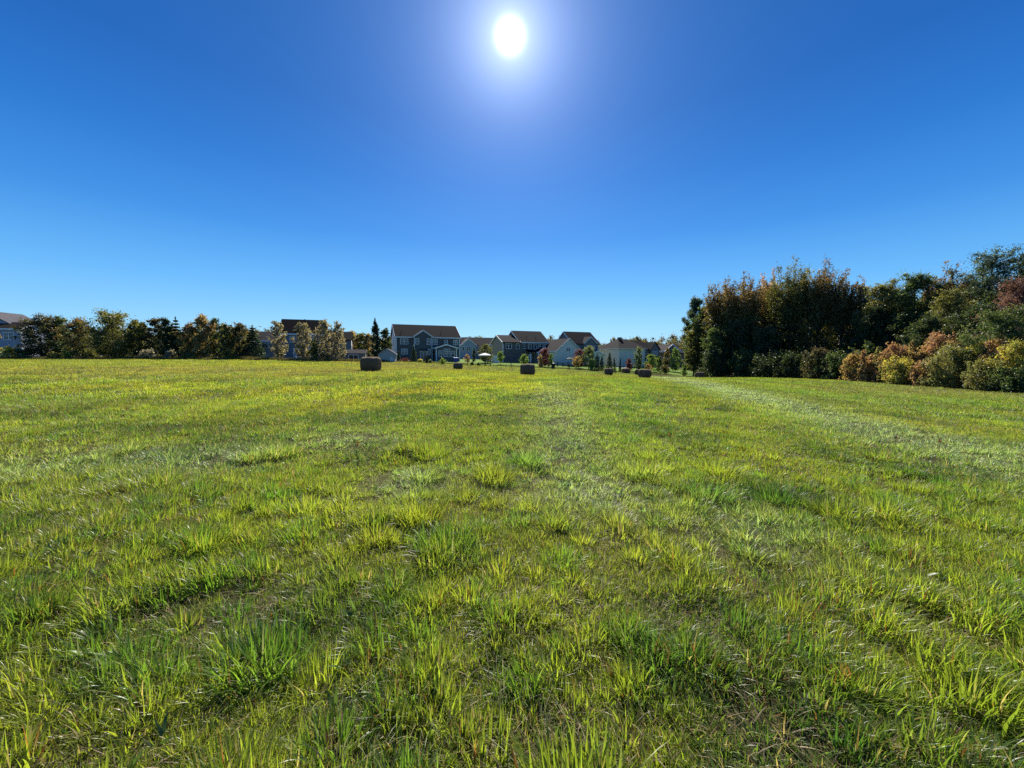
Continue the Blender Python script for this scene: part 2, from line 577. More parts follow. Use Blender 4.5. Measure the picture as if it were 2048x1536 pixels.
def gcolor(x, y, rng, n):
    """colour of a living blade at a place in the field"""
    a = vnoise(x, y, 1.1, 11)[:, None]; b = vnoise(x, y, 3.7, 12)[:, None]; d = vnoise(x, y, 9.0, 13)[:, None]
    r = rng.rand(n, 1)
    yel = np.clip(.30 + .8 * (b - .5) + .45 * (d - .45) + .25 * (r - .5) + .12 * np.clip((y[:, None] - 6) / 20, 0, 1) - .022 * np.clip(x[:, None], -8, 14), 0, 1)
    c = G_FRESH * (1 - yel) + G_YEL * yel
    dk = np.clip((a - .58) * 3.2, 0, 1) * .75
    c = c * (1 - dk) + G_DARK * dk
    s = (rng.rand(n, 1) < .06 + .10 * (b < .38))
    c = np.where(s, G_STRAW * (.5 + .6 * rng.rand(n, 1)), c)
    s2 = (rng.rand(n, 1) < .015 + .05 * (vnoise(x, y, .6, 14)[:, None] > .8))
    c = np.where(s2, G_RUST * (.7 + .6 * rng.rand(n, 1)), c)
    lane = np.sin((x - .28 * y) * 1.05 + 2.2 * vnoise(x, y, 8, 16))[:, None] * np.clip((y[:, None] - 4) / 8, 0, 1)
    c = c * (1 + .13 * lane * np.array((.6, 1, .8)))
    br = np.clip((vnoise(x, y, 14, 15)[:, None] - .5) * 1.6, 0, .5) * np.clip((y[:, None] - 10) / 15, 0, 1)
    c = c * (1 - br) + G_BROWN * br
    return c * (.72 + .56 * rng.rand(n, 1))


def surf(x, y):
    z = ground(x, y)
    near = np.exp(-((x ** 2 + y ** 2) / 22 ** 2))
    return z + .05 * near * (vnoise(x, y, .45, 3) + .6 * vnoise(x, y, 1.3, 4) - .8) - .012


rng = np.random.RandomState(7)
GR = Patch()


def lay(x, y):
    """which way the grass leans at a place (wind and mower lay it over in patches)"""
    a = vnoise(x, y, 1.6, 61) * 9 + vnoise(x, y, 6.0, 62) * 6
    k = .1 + .8 * vnoise(x, y, 2.2, 63)
    return k * np.cos(a), k * np.sin(a)


def tufts(y0, y1, dens, nb, nseg, wmul, hmul=1.0, rmul=1.0):
    tx, ty = sector(y0, y1, dens, rng)
    keep = rng.rand(len(tx)) < .35 + .9 * vnoise(tx, ty, .9, 21)
    tx, ty = tx[keep], ty[keep]
    k = len(tx)
    big = rng.rand(k) ** 2.4
    cnt = np.maximum(6, (nb * (.35 + 1.5 * big))).astype(int)
    idx = np.repeat(np.arange(k), cnt)
    n = len(idx)
    r = (.035 + .11 * big[idx]) * rmul
    th = rng.rand(n) * 2 * math.pi
    rr = np.sqrt(rng.rand(n)) * r
    x = tx[idx] + rr * np.cos(th); y = ty[idx] + rr * np.sin(th)
    out_ = rr / r
    sw = swath(x, y)
    h = (.09 + .15 * big[idx] + .06 * vnoise(tx, ty, 2.5, 22)[idx]) * (.55 + .65 * rng.rand(n)) * hmul
    lean = np.clip(.22 + .68 * out_ * (.35 + .65 * rng.rand(n)) + .2 * rng.randn(n) + .35 * sw, .03, .98)
    w = (.0036 + .004 * rng.rand(n) + .002 * big[idx]) * wmul
    az = th + rng.normal(0, .6, n)
    lx, ly = lay(x, y)
    az = np.arctan2(np.sin(az) + ly, np.cos(az) + lx)
    tone = np.repeat((.8 + .42 * rng.rand(k))[:, None], 3, 1)
    # every tuft has a tone of its own: some blue-green and dark, some yellow
    c = gcolor(x, y, rng, n) * tone[idx]
    dk = (rng.rand(k) < .22)[idx][:, None]
    c = np.where(dk, c * np.array((.55, .78, .9)), c)
    pl = np.clip(sw, 0, 1)[:, None] * (rng.rand(n, 1) < .72)
    c = c * (1 - pl) + G_SHEEN * pl * (.7 + .7 * rng.rand(n, 1))  # sheen of the flattened blades mixed into their colour
    tc_ = np.where(rng.rand(n, 1) < .14, G_STRAW * .8, c * np.array((1.25, 1.1, .9)))
    P = np.stack([x, y, surf(x, y)], -1)
    GR.add(blades(P, az, h, w, lean, c, nseg, rng, 1.8, tc_))


def filler(y0, y1, dens, nseg, wmul, hlo, hhi, straw=0.0):
    x, y = sector(y0, y1, dens, rng)
    hole = vnoise(x, y, .38, 31) * .6 + vnoise(x, y, 1.0, 32) * .4
    keep = rng.rand(len(x)) < np.clip((hole - .29) * 5, .25, 1)
    x, y = x[keep], y[keep]
    n = len(x)
    sw = swath(x, y)
    h = (hlo + (hhi - hlo) * rng.rand(n)) * (.6 + .7 * vnoise(x, y, .8, 33))
    lean = np.clip(.35 + .5 * rng.rand(n) + .18 * rng.randn(n) + .4 * sw, .03, .97)
    az = rng.rand(n) * 2 * math.pi
    lx, ly = lay(x, y)
    az = np.arctan2(np.sin(az) + ly, np.cos(az) + lx)
    w = (.003 + .004 * rng.rand(n)) * wmul
    c = gcolor(x, y, rng, n)
    pl = sw[:, None] * (rng.rand(n, 1) < .72)
    c = c * (1 - pl) + G_SHEEN * pl * (.7 + .7 * rng.rand(n, 1))  # same painted sheen on the laid-over short blades
    P = np.stack([x, y, surf(x, y)], -1)
    GR.add(blades(P, az, h, w, lean, c, nseg, rng, 1.6, c * np.array((1.2, 1.1, .9))))


tufts(.7, 5, 105, 100, 5, 1.25, .7)
tufts(.7, 7, 2.6, 300, 5, 1.5, 1.1, 1.9)
filler(.7, 5, 18500, 3, 1.1, .04, .11)
tufts(5, 12, 52, 52, 3, 1.6, .66)
filler(5, 12, 5200, 2, 1.8, .045, .115)
tufts(12, 28, 13, 36, 2, 2.8, .85, 1.2)
filler(12, 28, 1000, 2, 3.2, .07, .15)
filler(28, 52, 200, 1, 6.0, .09, .18)
filler(52, 90, 64, 1, 11.0, .12, .22)
go = GR.build('grass', M['grass'])
tag(go, 'yellow green meadow grass growing in tufts over the hay field', 'grass', kind='stuff')
print('grass verts', GR.n)

# dead blades lying between the tufts, and thin seed stalks standing above them
DG = Patch()


def thatch(y0, y1, dens, wmul, lmul):
    x, y = sector(y0, y1, dens, rng)
    n = len(x)
    h = (.06 + .16 * rng.rand(n)) * lmul
    lean = np.clip(.9 + .1 * rng.randn(n), .6, .985)
    c = G_STRAW * (.35 + .75 * rng.rand(n, 1)) * np.where(rng.rand(n, 1) < .3, np.array((.75, .6, .5)), 1)
    P = np.stack([x, y, surf(x, y) + .012 + .02 * rng.rand(n)], -1)
    DG.add(blades(P, rng.rand(n) * 6.283, h, (.003 + .004 * rng.rand(n)) * wmul, lean, c, 3, rng, 1.2))


def stalks(y0, y1, dens, wmul, hlo, hhi):
    x, y = sector(y0, y1, dens, rng)
    keep = rng.rand(len(x)) < vnoise(x, y, 2.0, 41) ** 2 * 2
    x, y = x[keep], y[keep]
    n = len(x)
    h = hlo + (hhi - hlo) * rng.rand(n)
    c = np.where(rng.rand(n, 1) < .5, G_BROWN * .6, G_RUST * .7) * (.6 + .6 * rng.rand(n, 1))
    P = np.stack([x, y, surf(x, y)], -1)
    DG.add(blades(P, rng.rand(n) * 6.283, h, .0035 * wmul * np.ones(n), np.clip(.1 + .1 * rng.randn(n), 0, .4), c, 2, rng, 1.5))


thatch(.7, 5, 1000, .9, .8)
thatch(5, 12, 260, 1.3, 1.0)
stalks(1.5, 8, 3, 1, .25, .5)
stalks(8, 25, 2.2, 2, .25, .5)
stalks(25, 80, 2.0, 5, .2, .42)
do = DG.build('dry_grass', M['dry'])
tag(do, 'dead straw blades and thin brown seed stalks among the meadow grass', 'dry grass', kind='stuff')

# rank brown grass left standing along the far edge of the field
TG = Patch()
for (xa, xb, y_, dep, n, hl, hh) in ((-128, -24, 0, 3.5, 26000, .35, .75), (-24, 36, 0, 3.0, 7000, .18, .42)):
    x = xa + (xb - xa) * rng.rand(n)
    y = edge_far(x) + dep * rng.rand(n)
    h = (hl + (hh - hl) * rng.rand(n)) * (.6 + .7 * vnoise(x, y, 2.0, 51))
    c = np.where(rng.rand(n, 1) < .65, G_BROWN * .75, G_YEL * .55) * (.6 + .7 * rng.rand(n, 1))
    TG.add(blades(np.stack([x, y, ground(x, y)], -1), rng.rand(n) * 6.283, h, .05 + .04 * rng.rand(n), np.clip(.2 + .15 * rng.randn(n), 0, .7), c, 2, rng))
to = TG.build('tall_grass', M['dry'])
tag(to, 'tall brown uncut grass along the far edge of the field', 'tall grass', kind='stuff')

# broad weeds close to the camera are part of the meadow: pale dock leaves in small rosettes
WD = Patch()
spots = [(370, 915), (330, 930), (150, 975), (20, 990), (470, 960), (1160, 960), (1180, 930), (1120, 985), (95, 820), (30, 840), (250, 800), (1330, 862), (1420, 900), (1290, 1010)]
for (sx, sy) in spots:
    d = ray(sx, sy)
    t = EYE / -d[2]
    for q in range(3):
        x0 = d[0] * t + rng.normal(0, .25); y0 = d[1] * t + rng.normal(0, .3)
        n = rng.randint(7, 14)
        P = np.repeat(np.array([[x0, y0, gz(x0, y0) + .03]]), n, 0) + rng.normal(0, .03, (n, 3)) * (1, 1, .3)
        c = np.array((.19, .29, .11)) * (.7 + .6 * rng.rand(n, 1))
        WD.add(blades(P, rng.rand(n) * 6.283, .07 + .06 * rng.rand(n), .018 + .016 * rng.rand(n), np.clip(.7 + .2 * rng.randn(n), .3, .95), c, 4, rng, 1.1))
x, y = sector(1.0, 10, 2.6, rng)
for x0, y0 in zip(x, y):
    n = rng.randint(5, 11)
    P = np.repeat(np.array([[x0, y0, gz(x0, y0) + .02]]), n, 0) + rng.normal(0, .03, (n, 3)) * (1, 1, .2)
    c = np.array((.1, .17, .04)) * (.6 + .7 * rng.rand(n, 1)) if rng.rand() > .08 else np.array((.17, .06, .03)) * (.7 + .6 * rng.rand(n, 1))
    WD.add(blades(P, rng.rand(n) * 6.283, .05 + .08 * rng.rand(n), .012 + .014 * rng.rand(n), np.clip(.6 + .25 * rng.randn(n), .1, .95), c, 4, rng, 1.1))
wo = WD.build('weeds', M['leaf'])
tag(wo, 'broad leaved weeds scattered and in pale patches in the meadow', 'weeds', kind='stuff')

# ------------------------------------------------------------------ hay bales
def bale_mat():
    m, n, p = mat('baled_hay')
    tc = n.nodes.new('ShaderNodeTexCoord')
    mp = n.nodes.new('ShaderNodeMapping'); mp.inputs['Scale'].default_value = (14, 1.5, 1.5)
    nz = n.nodes.new('ShaderNodeTexNoise'); nz.inputs['Scale'].default_value = 3; nz.inputs['Detail'].default_value = 8
    n.links.new(tc.outputs['Object'], mp.inputs[0]); n.links.new(mp.outputs[0], nz.inputs['Vector'])
    n2 = n.nodes.new('ShaderNodeTexNoise'); n2.inputs['Scale'].default_value = 9; n2.inputs['Detail'].default_value = 8
    n.links.new(tc.outputs['Object'], n2.inputs['Vector'])
    mx = n.nodes.new('ShaderNodeMix'); mx.data_type = 'RGBA'
    mx.inputs[6].default_value = (.075, .038, .018, 1); mx.inputs[7].default_value = (.38, .22, .105, 1)
    n.links.new(nz.outputs['Fac'], mx.inputs[0])
    m3 = n.nodes.new('ShaderNodeMix'); m3.data_type = 'RGBA'; m3.blend_type = 'MULTIPLY'; m3.inputs[0].default_value = .5
    n.links.new(mx.outputs[2], m3.inputs[6]); n.links.new(n2.outputs['Color'], m3.inputs[7])
    n.links.new(m3.outputs[2], p.inputs['Base Color'])
    p.inputs['Roughness'].default_value = .95
    b = n.nodes.new('ShaderNodeBump'); b.inputs['Strength'].default_value = 1; b.inputs['Distance'].default_value = .05
    n.links.new(nz.outputs['Fac'], b.inputs['Height']); n.links.new(b.outputs[0], p.inputs['Normal'])
    return m


M['hay'] = bale_mat()


def bale(px, Y, rz, L, D, label, seed, sag=.06):
    """round bale lying on its side: axis along local x"""
    r = np.random.RandomState(seed)
    nx, na = 34, 64
    R = D / 2
    X = at(px, 735, Y)[0]
    V = []
    for i in range(nx + 1):
        s = -1 + 2 * i / nx
        e = max(0.0, (abs(s) - .80) / .20)
        rr = R * (1 - .15 * e ** 2.6)
        x = s * L / 2
        for k in range(na):
            t = 2 * math.pi * k / na
            rough = 1 + .012 * math.sin(i * 2.3 + seed) + r.normal(0, .012) + .02 * math.sin(3 * t + seed) + .015 * math.sin(5 * t + i * .3)
            y = rr * rough * math.cos(t) * (1 + sag * .5); z = rr * rough * math.sin(t)
            z = R * (1 - sag) + max(z, -R * (1 - sag)) * (1 if z < 0 else 1 - sag * .4)
            V.append((x + r.normal(0, .008), y, z))
    F4 = []
    for i in range(nx):
        for k in range(na):
            k2 = (k + 1) % na
            F4.append((i * na + k, (i + 1) * na + k, (i + 1) * na + k2, i * na + k2))
    F3 = []
    # ends: three rings coiling into a dished centre
    for side, i0 in ((-1, 0), (1, nx)):
        ring = [i0 * na + k for k in range(na)]
        for q, (f, dx) in enumerate(((.8, .03), (.6, .0), (.4, .035), (.2, .0))):
            new = []
            for k in range(na):
                v = V[i0 * na + k]
                cz = R * (1 - sag)
                V.append((side * (L / 2 + dx + r.normal(0, .012)), v[1] * f, cz + (v[2] - cz) * f))
                new.append(len(V) - 1)
            for k in range(na):
                k2 = (k + 1) % na
                F4.append((ring[k], ring[k2], new[k2], new[k])[::-side])
            ring = new
        V.append((side * (L / 2 + .01), 0, R * (1 - sag)))
        for k in range(na):
            F3.append((ring[k], ring[(k + 1) % na], len(V) - 1)[::-side])
    # loose straws sticking out of the rim and the sides
    nb = 900
    sv = r.rand(nb) * 2 - 1; t = r.rand(nb) * 2 * math.pi
    e = np.clip((np.abs(sv) - .8) / .2, 0, 1)
    rr = R * (1 - .2 * e ** 2.2)
    base = np.stack([sv * L / 2, rr * np.cos(t), R * (1 - sag) + np.maximum(rr * np.sin(t), -R * (1 - sag)) * .985], -1)
    dirv = np.stack([r.normal(0, .8, nb), np.cos(t) + r.normal(0, .5, nb), np.sin(t) + r.normal(0, .5, nb)], -1)
    dirv /= np.linalg.norm(dirv, axis=1)[:, None]
    sd_ = np.cross(dirv, r.normal(0, 1, (nb, 3))); sd_ /= np.linalg.norm(sd_, axis=1)[:, None]
    ln = (.04 + .09 * r.rand(nb) ** 2)[:, None]
    b0 = len(V)
    T = np.stack([base - dirv * .03 - sd_ * .006, base - dirv * .03 + sd_ * .006, base + dirv * ln], 1).reshape(-1, 3)
    V = np.concatenate([np.array(V), T])
    F3 = np.concatenate([np.array(F3), b0 + np.arange(nb * 3).reshape(-1, 3)])
    o = np_mesh('hay_bale', V, [(np.array(F4), 4), (F3, 3)], 0, M['hay'], None)
    o.location = (X, Y, gz(X, Y) - .03)
    o.rotation_euler = (0, 0, rz)
    tag(o, label, 'hay bale', 'round hay bales left on the field')
    return o


bale(742, 30.0, .06, 1.34, 1.17, 'largest dark round hay bale, standing in front of the pale shed', 1)
bale(916, 63.0, -.08, 1.36, 1.1, 'small dark round hay bale in front of the slate house with blue bins', 2)
bale(1055, 42.0, .1, 1.46, 1.3, 'dark round hay bale in front of the house with the red leaved tree', 3)
bale(1217.5, 66.0, .05, 1.22, 1.24, 'small square looking hay bale in front of the dark cone shaped evergreens', 4)
bale(1252, 84.0, .35, 1.5, 1.15, 'distant low hay bale beside the red shrub and white patio tables', 5, .12)
bale(1278, 78.0, .5, 1.25, 1.25, 'hay bale half hidden behind another hay bale', 6)
bale(1290, 55.0, .42, 1.42, 1.34, 'hay bale showing its round end, hiding part of a farther bale', 7)
bale(1400, 66.0, .12, 1.2, 1.12, 'hay bale lying close to the corner of the tall woods', 8)

# ------------------------------------------------------------------ houses
def gwall(mb, x0, x1, y0, y1, z0, ze, zr, axis, mi=0, gi=None):
    """gabled block: walls up to ze, gable to zr; axis = direction of the ridge"""
    gi = mi if gi is None else gi
    if axis == 'x':
        ym = (y0 + y1) / 2
        mb.poly([(x0, y0, z0), (x1, y0, z0), (x1, y0, ze), (x0, y0, ze)], mi)
        mb.poly([(x1, y1, z0), (x0, y1, z0), (x0, y1, ze), (x1, y1, ze)], mi)
        mb.poly([(x0, y1, z0), (x0, y0, z0), (x0, y0, ze), (x0, ym, zr), (x0, y1, ze)], gi)
        mb.poly([(x1, y0, z0), (x1, y1, z0), (x1, y1, ze), (x1, ym, zr), (x1, y0, ze)], gi)
    else:
        xm = (x0 + x1) / 2
        mb.poly([(x0, y1, z0), (x0, y0, z0), (x0, y0, ze), (x0, y1, ze)], gi)
        mb.poly([(x1, y0, z0), (x1, y1, z0), (x1, y1, ze), (x1, y0, ze)], gi)
        mb.poly([(x0, y0, z0), (x1, y0, z0), (x1, y0, ze), (xm, y0, zr), (x0, y0, ze)], mi)
        mb.poly([(x1, y1, z0), (x0, y1, z0), (x0, y1, ze), (xm, y1, zr), (x1, y1, ze)], mi)


def groof(mb, x0, x1, y0, y1, ze, zr, axis, oh=.35, og=.3, th=.2, lift=.03, mi=0):
    """two roof slabs with eaves overhang oh and gable overhang og"""
    def slab(e0, e1, r0, r1):
        mb.hexa([e0, e1, r1, r0] + [(p[0], p[1], p[2] + th) for p in (e0, e1, r1, r0)], mi)
    if axis == 'x':
        ym = (y0 + y1) / 2; k = (zr - ze) / (ym - y0); zl = ze - k * oh + lift; zt = zr + lift
        slab((x0 - og, y0 - oh, zl), (x1 + og, y0 - oh, zl), (x0 - og, ym, zt), (x1 + og, ym, zt))
        slab((x1 + og, y1 + oh, zl), (x0 - og, y1 + oh, zl), (x1 + og, ym + .002, zt), (x0 - og, ym + .002, zt))
    else:
        xm = (x0 + x1) / 2; k = (zr - ze) / (xm - x0); zl = ze - k * oh + lift; zt = zr + lift
        slab((x0 - oh, y1 + og, zl), (x0 - oh, y0 - og, zl), (xm, y1 + og, zt), (xm, y0 - og, zt))
        slab((x1 + oh, y0 - og, zl), (x1 + oh, y1 + og, zl), (xm + .002, y0 - og, zt), (xm + .002, y1 + og, zt))


def rake(mb, x0, x1, y0, y1, ze, zr, axis, oh=.35, og=.3, th=.24, mi=0, eaves=True):
    """white rake and fascia boards just outside the roof slabs"""
    def bar(a, b, dx, dy):
        lo, hi = -.05, th
        p = [a, b]
        q = [(v[0] + dx, v[1] + dy, v[2]) for v in p]
        mb.hexa([(p[0][0], p[0][1], p[0][2] + lo), (p[1][0], p[1][1], p[1][2] + lo), (q[1][0], q[1][1], q[1][2] + lo), (q[0][0], q[0][1], q[0][2] + lo),
                 (p[0][0], p[0][1], p[0][2] + hi), (p[1][0], p[1][1], p[1][2] + hi), (q[1][0], q[1][1], q[1][2] + hi), (q[0][0], q[0][1], q[0][2] + hi)], mi)
    g = .004
    if axis == 'x':
        ym = (y0 + y1) / 2; k = (zr - ze) / (ym - y0); zl = ze - k * oh
        for X, s in ((x0 - og - g, -.05), (x1 + og + g, .05)):
            bar((X, y0 - oh, zl), (X, ym, zr), s, 0); bar((X, y1 + oh, zl), (X, ym + .003, zr), s, 0)
        if eaves: bar((x0 - og, y0 - oh - g, zl), (x1 + og, y0 - oh - g, zl), 0, -.06)
    else:
        xm = (x0 + x1) / 2; k = (zr - ze) / (xm - x0); zl = ze - k * oh
        for Yv, s in ((y0 - og - g, -.05),):
            bar((x0 - oh, Yv, zl), (xm, Yv, zr), 0, s); bar((x1 + oh, Yv, zl), (xm + .003, Yv, zr), 0, s)
        if eaves:
            bar((x0 - oh - g, y0 - og, zl), (x0 - oh - g, y1 + og, zl), -.06, 0)
            bar((x1 + oh + g, y0 - og, zl), (x1 + oh + g, y1 + og, zl), .06, 0)


class Face:
    """maps window coordinates (u along the wall, out from it, z) to the house"""
    def __init__(self, side, at_): self.side, self.at = side, at_

    def box(self, mb, u0, u1, o0, o1, z0, z1, mi=0):
        a = self.at
        if self.side == 'F': mb.box(u0, u1, a - o1, a - o0, z0, z1, mi)
        elif self.side == 'L': mb.box(a - o1, a - o0, u0, u1, z0, z1, mi)
        else: mb.box(a + o0, a + o1, u0, u1, z0, z1, mi)


def win(root, face, u0, u1, z0, z1, n=1, one=False, transom=0, fw=.1):
    """double-hung window units side by side: dark panes, white casing, meeting rail and upper muntins added to lighten the upper sash"""
    pb, fb = MB(), MB()
    face.box(pb, u0, u1, -.02, .02, z0, z1, 0)
    fr = pb if one else fb
    mi = 1 if one else 0
    face.box(fr, u0 - fw, u1 + fw, -.01, .07, z1 + .001, z1 + fw, mi)
    face.box(fr, u0 - fw, u1 + fw, -.01, .09, z0 - fw, z0 - .001, mi)
    face.box(fr, u0 - fw, u0 - .001, -.012, .065, z0, z1, mi)
    face.box(fr, u1 + .001, u1 + fw, -.012, .065, z0, z1, mi)
    w = (u1 - u0) / n
    top = z1 - transom
    if transom: face.box(fr, u0, u1, .021, .06, top - .05, top + .05, mi)
    for k in range(n):
        a = u0 + k * w
        if k: face.box(fr, a - .06, a + .06, .0215, .062, z0, z1, mi)
        zm = z0 + (top - z0) * .52
        face.box(fr, a + (.061 if k else 0), a + w - (.061 if k < n - 1 else 0), .021, .045, zm - .035, zm + .035, mi)
        face.box(fr, a + w / 2 - .022, a + w / 2 + .022, .021, .04, zm + .036, top - (.051 if transom else 0), mi)
    if one:
        return pb.build('window', [M['glass'], M['white']], root)
    p = pb.build('window', M['glass'], root)
    fb.build('frame', M['white'], p)
    return p


def post(root, mb_list, name='corner_trim'):
    for b in mb_list:
        m = MB(); m.box(*b); m.build(name, M['white'], root)


def door(root, face, u0, u1, z0, z1, glazed=False):
    m, f = MB(), MB()
    face.box(m, u0, u1, -.02, .03, z0, z1)
    face.box(f, u0 - .12, u0 - .001, -.01, .07, z0, z1)
    face.box(f, u1 + .001, u1 + .12, -.01, .07, z0, z1)
    face.box(f, u0 - .12, u1 + .12, -.012, .075, z1 + .001, z1 + .13)
    if glazed:
        um = (u0 + u1) / 2
        face.box(f, um - .05, um + .05, .031, .06, z0, z1)
    d = m.build('door', M['glass'] if glazed else M['door'], root)
    f.build('frame', M['white'], d)
    h = MB(); face.box(h, u1 - .16, u1 - .10, .0315, .085, z0 + 1.0, z0 + 1.12); h.build('handle', M['metal'], d)
    return d


def pipe(roofo, x, y, z, h=.6, r=.07):
    m = MB(); m.tube([(x, y, z - .3), (x, y, z + h)], [r, r], 8); m.build('vent_pipe', M['metal'], roofo)


def house_root(px, py, Y, rz, label):
    X = at(px, 715, Y)[0]
    z = at(px, py, Y)[2]
    o = empty('house', (X, Y, z), rz)
    tag(o, label, 'house', 'two storey houses beyond the field')
    return o


A = math.radians(24)
EXT = 2.5     # walls carry on below grade so that no house floats on the slope

# --- slate house in the middle-left (faces the field with a gabled bay and a sunroom)
h = house_root(793, 721.5, 94.0, A, 'slate grey two storey house with a gabled sunroom and white trim behind the largest bale')
Wd, Dp, ze, zr = 15.9, 9.4, 5.9, 9.0
w = MB(); gwall(w, 0, Wd, 0, Dp, -EXT, ze, zr, 'x', 0, 1)
gwall(w, 4.2, 8.6, -.6, 3.5, -EXT, ze, 7.35, 'y')
w.build('wall', [M['sd_slate'], M['sd_pale']], h)  # paler gable ends: the brighter side light is painted into their siding
r_ = MB(); groof(r_, 0, Wd, 0, Dp, ze, zr, 'x'); groof(r_, 4.2, 8.6, -.6, 3.2, ze, 7.35, 'y', lift=.05)
ro = r_.build('roof', M['roof_brown'], h)
pipe(ro, 1.6, 1.6, 6.9); pipe(ro, 11.5, 1.6, 6.9)
t = MB(); rake(t, 0, Wd, 0, Dp, ze, zr, 'x', eaves=False); rake(t, 4.2, 8.6, -.6, 3.2, ze, 7.35, 'y', eaves=False)
zl = ze - .35 * (zr - ze) / (Dp / 2)
t.box(-.3, 3.84, -.45, -.36, zl - .05, zl + .22); t.box(8.96, Wd + .3, -.45, -.36, zl - .05, zl + .22)
t.build('fascia', M['white'], h)
post(h, [(-.05, .12, -.05, .1, -.6, ze - .3), (Wd - .12, Wd + .05, -.05, .1, -.6, ze - .3), (4.15, 4.32, -.65, -.5, -.6, ze - .1), (8.48, 8.65, -.65, -.5, -.6, ze - .1)])
f0, fb_ = Face('F', 0), Face('F', -.6)
win(h, f0, 1.05, 2.75, 4.1, 5.35, 2)
win(h, f0, 1.2, 2.6, 1.65, 2.85, 2)
win(h, fb_, 4.62, 5.3, 4.1, 5.4); win(h, fb_, 7.4, 8.15, 4.05, 5.4)
win(h, f0, 8.95, 10.1, 4.1, 5.25, 2); win(h, f0, 11.95, 12.65, 4.1, 5.2); win(h, f0, 14.3, 15.4, 4.1, 5.2, 2)
win(h, f0, 14.5, 14.95, 1.6, 2.7)
win(h, fb_, 7.45, 8.15, 1.5, 2.8)
win(h, Face('L', 0), 4.3, 5.1, 3.9, 5.2)
door(h, fb_, 5.7, 7.2, .1, 2.3, True)
aw = MB(); aw.hexa([(5.5, -1.7, 2.5), (7.4, -1.7, 2.5), (7.4, -.61, 2.75), (5.5, -.61, 2.75), (5.5, -1.7, 2.56), (7.4, -1.7, 2.56), (7.4, -.61, 2.95), (5.5, -.61, 2.95)])
aw.build('awning', M['canvas_green'], h)
sw_ = MB(); gwall(sw_, 8.95, 14.1, -3.4, -.01, -EXT, 3.05, 3.85, 'y')
so = sw_.build('sunroom', M['sd_slate'], h)
r_ = MB(); groof(r_, 8.95, 14.1, -3.4, -.02, 3.05, 3.85, 'y', og=.3); r_.build('roof', M['roof_dark'], so)
t = MB(); rake(t, 8.95, 14.1, -3.4, -.02, 3.05, 3.85, 'y', th=.26)
for xx in (8.9, 13.95): t.box(xx, xx + .22, -3.47, -3.2, -.5, 2.85)
t.build('trim', M['white'], so)
fs = Face('F', -3.4)
win(so, fs, 9.65, 10.35, 1.1, 2.4, 1, True); win(so, fs, 10.9, 12.4, 1.05, 2.85, 2, True, .5); win(so, fs, 12.85, 13.5, 1.0, 2.35, 1, True)

# --- house with dark roof behind the birches, and its lower wing
h = house_root(562, 716, 88.0, math.radians(21), 'house with a tall dark roof and pale end wall behind the thin birch trees')
Wd, Dp, ze, zr = 8.9, 9.2, 5.6, 9.0
w = MB(); gwall(w, 0, Wd, 0, Dp, -EXT, ze, zr, 'x', 0, 1)
w.build('wall', [M['sd_bluegrey'], M['sd_white']], h)  # white end walls carry the stronger side light in their colour
r_ = MB(); groof(r_, 0, Wd, 0, Dp, ze, zr, 'x'); ro = r_.build('roof', M['roof_dark'], h); pipe(ro, 4.6, 4.2, 8.9, .4, .12)
t = MB(); rake(t, 0, Wd, 0, Dp, ze, zr, 'x'); t.build('fascia', M['white'], h)
post(h, [(-.05, .12, -.05, .1, -.6, ze - .3), (Wd - .12, Wd + .05, -.05, .1, -.6, ze - .3)])
f0 = Face('F', 0)
win(h, f0, 2.0, 2.9, 3.6, 4.9); win(h, f0, 5.3, 7.0, 3.6, 4.9, 2); win(h, f0, 5.4, 6.9, .9, 2.2, 2); door(h, f0, 2.6, 3.6, 0, 2.1)
wg = MB(); gwall(wg, Wd + .01, Wd + 6.0, 1.2, 7.6, -EXT, 4.4, 6.3, 'x', 0, 1)
wo_ = wg.build('wing', [M['sd_bluegrey'], M['sd_white']], h)  # wing ends whitened likewise, side light put into the siding colour
r_ = MB(); groof(r_, Wd + .35, Wd + 6.0, 1.2, 7.6, 4.4, 6.3, 'x', og=.3); r_.build('roof', M['roof_dark'], wo_)
win(wo_, Face('F', 1.2), Wd + 1.6, Wd + 3.2, 1.0, 2.3, 2, True); win(wo_, Face('R', Wd + 6.0), 3.2, 4.2, 1.6, 2.9, 1, True)

# --- pale roofed house far left of the birches
h = house_root(508, 713, 112.0, math.radians(20), 'low house with a broad grey roof between the spruce and the birches')
w = MB(); gwall(w, 0, 10.5, 0, 9, -EXT, 4.6, 7.3, 'x'); w.build('wall', M['sd_taupe'], h)
r_ = MB(); groof(r_, 0, 10.5, 0, 9, 4.6, 7.3, 'x'); r_.build('roof', M['roof_grey'], h)
t = MB(); rake(t, 0, 10.5, 0, 9, 4.6, 7.3, 'x'); t.build('fascia', M['white'], h)
win(h, Face('F', 0), 3, 4.6, 2.6, 3.9, 2); win(h, Face('F', 0), 6.6, 7.6, 2.6, 3.9)

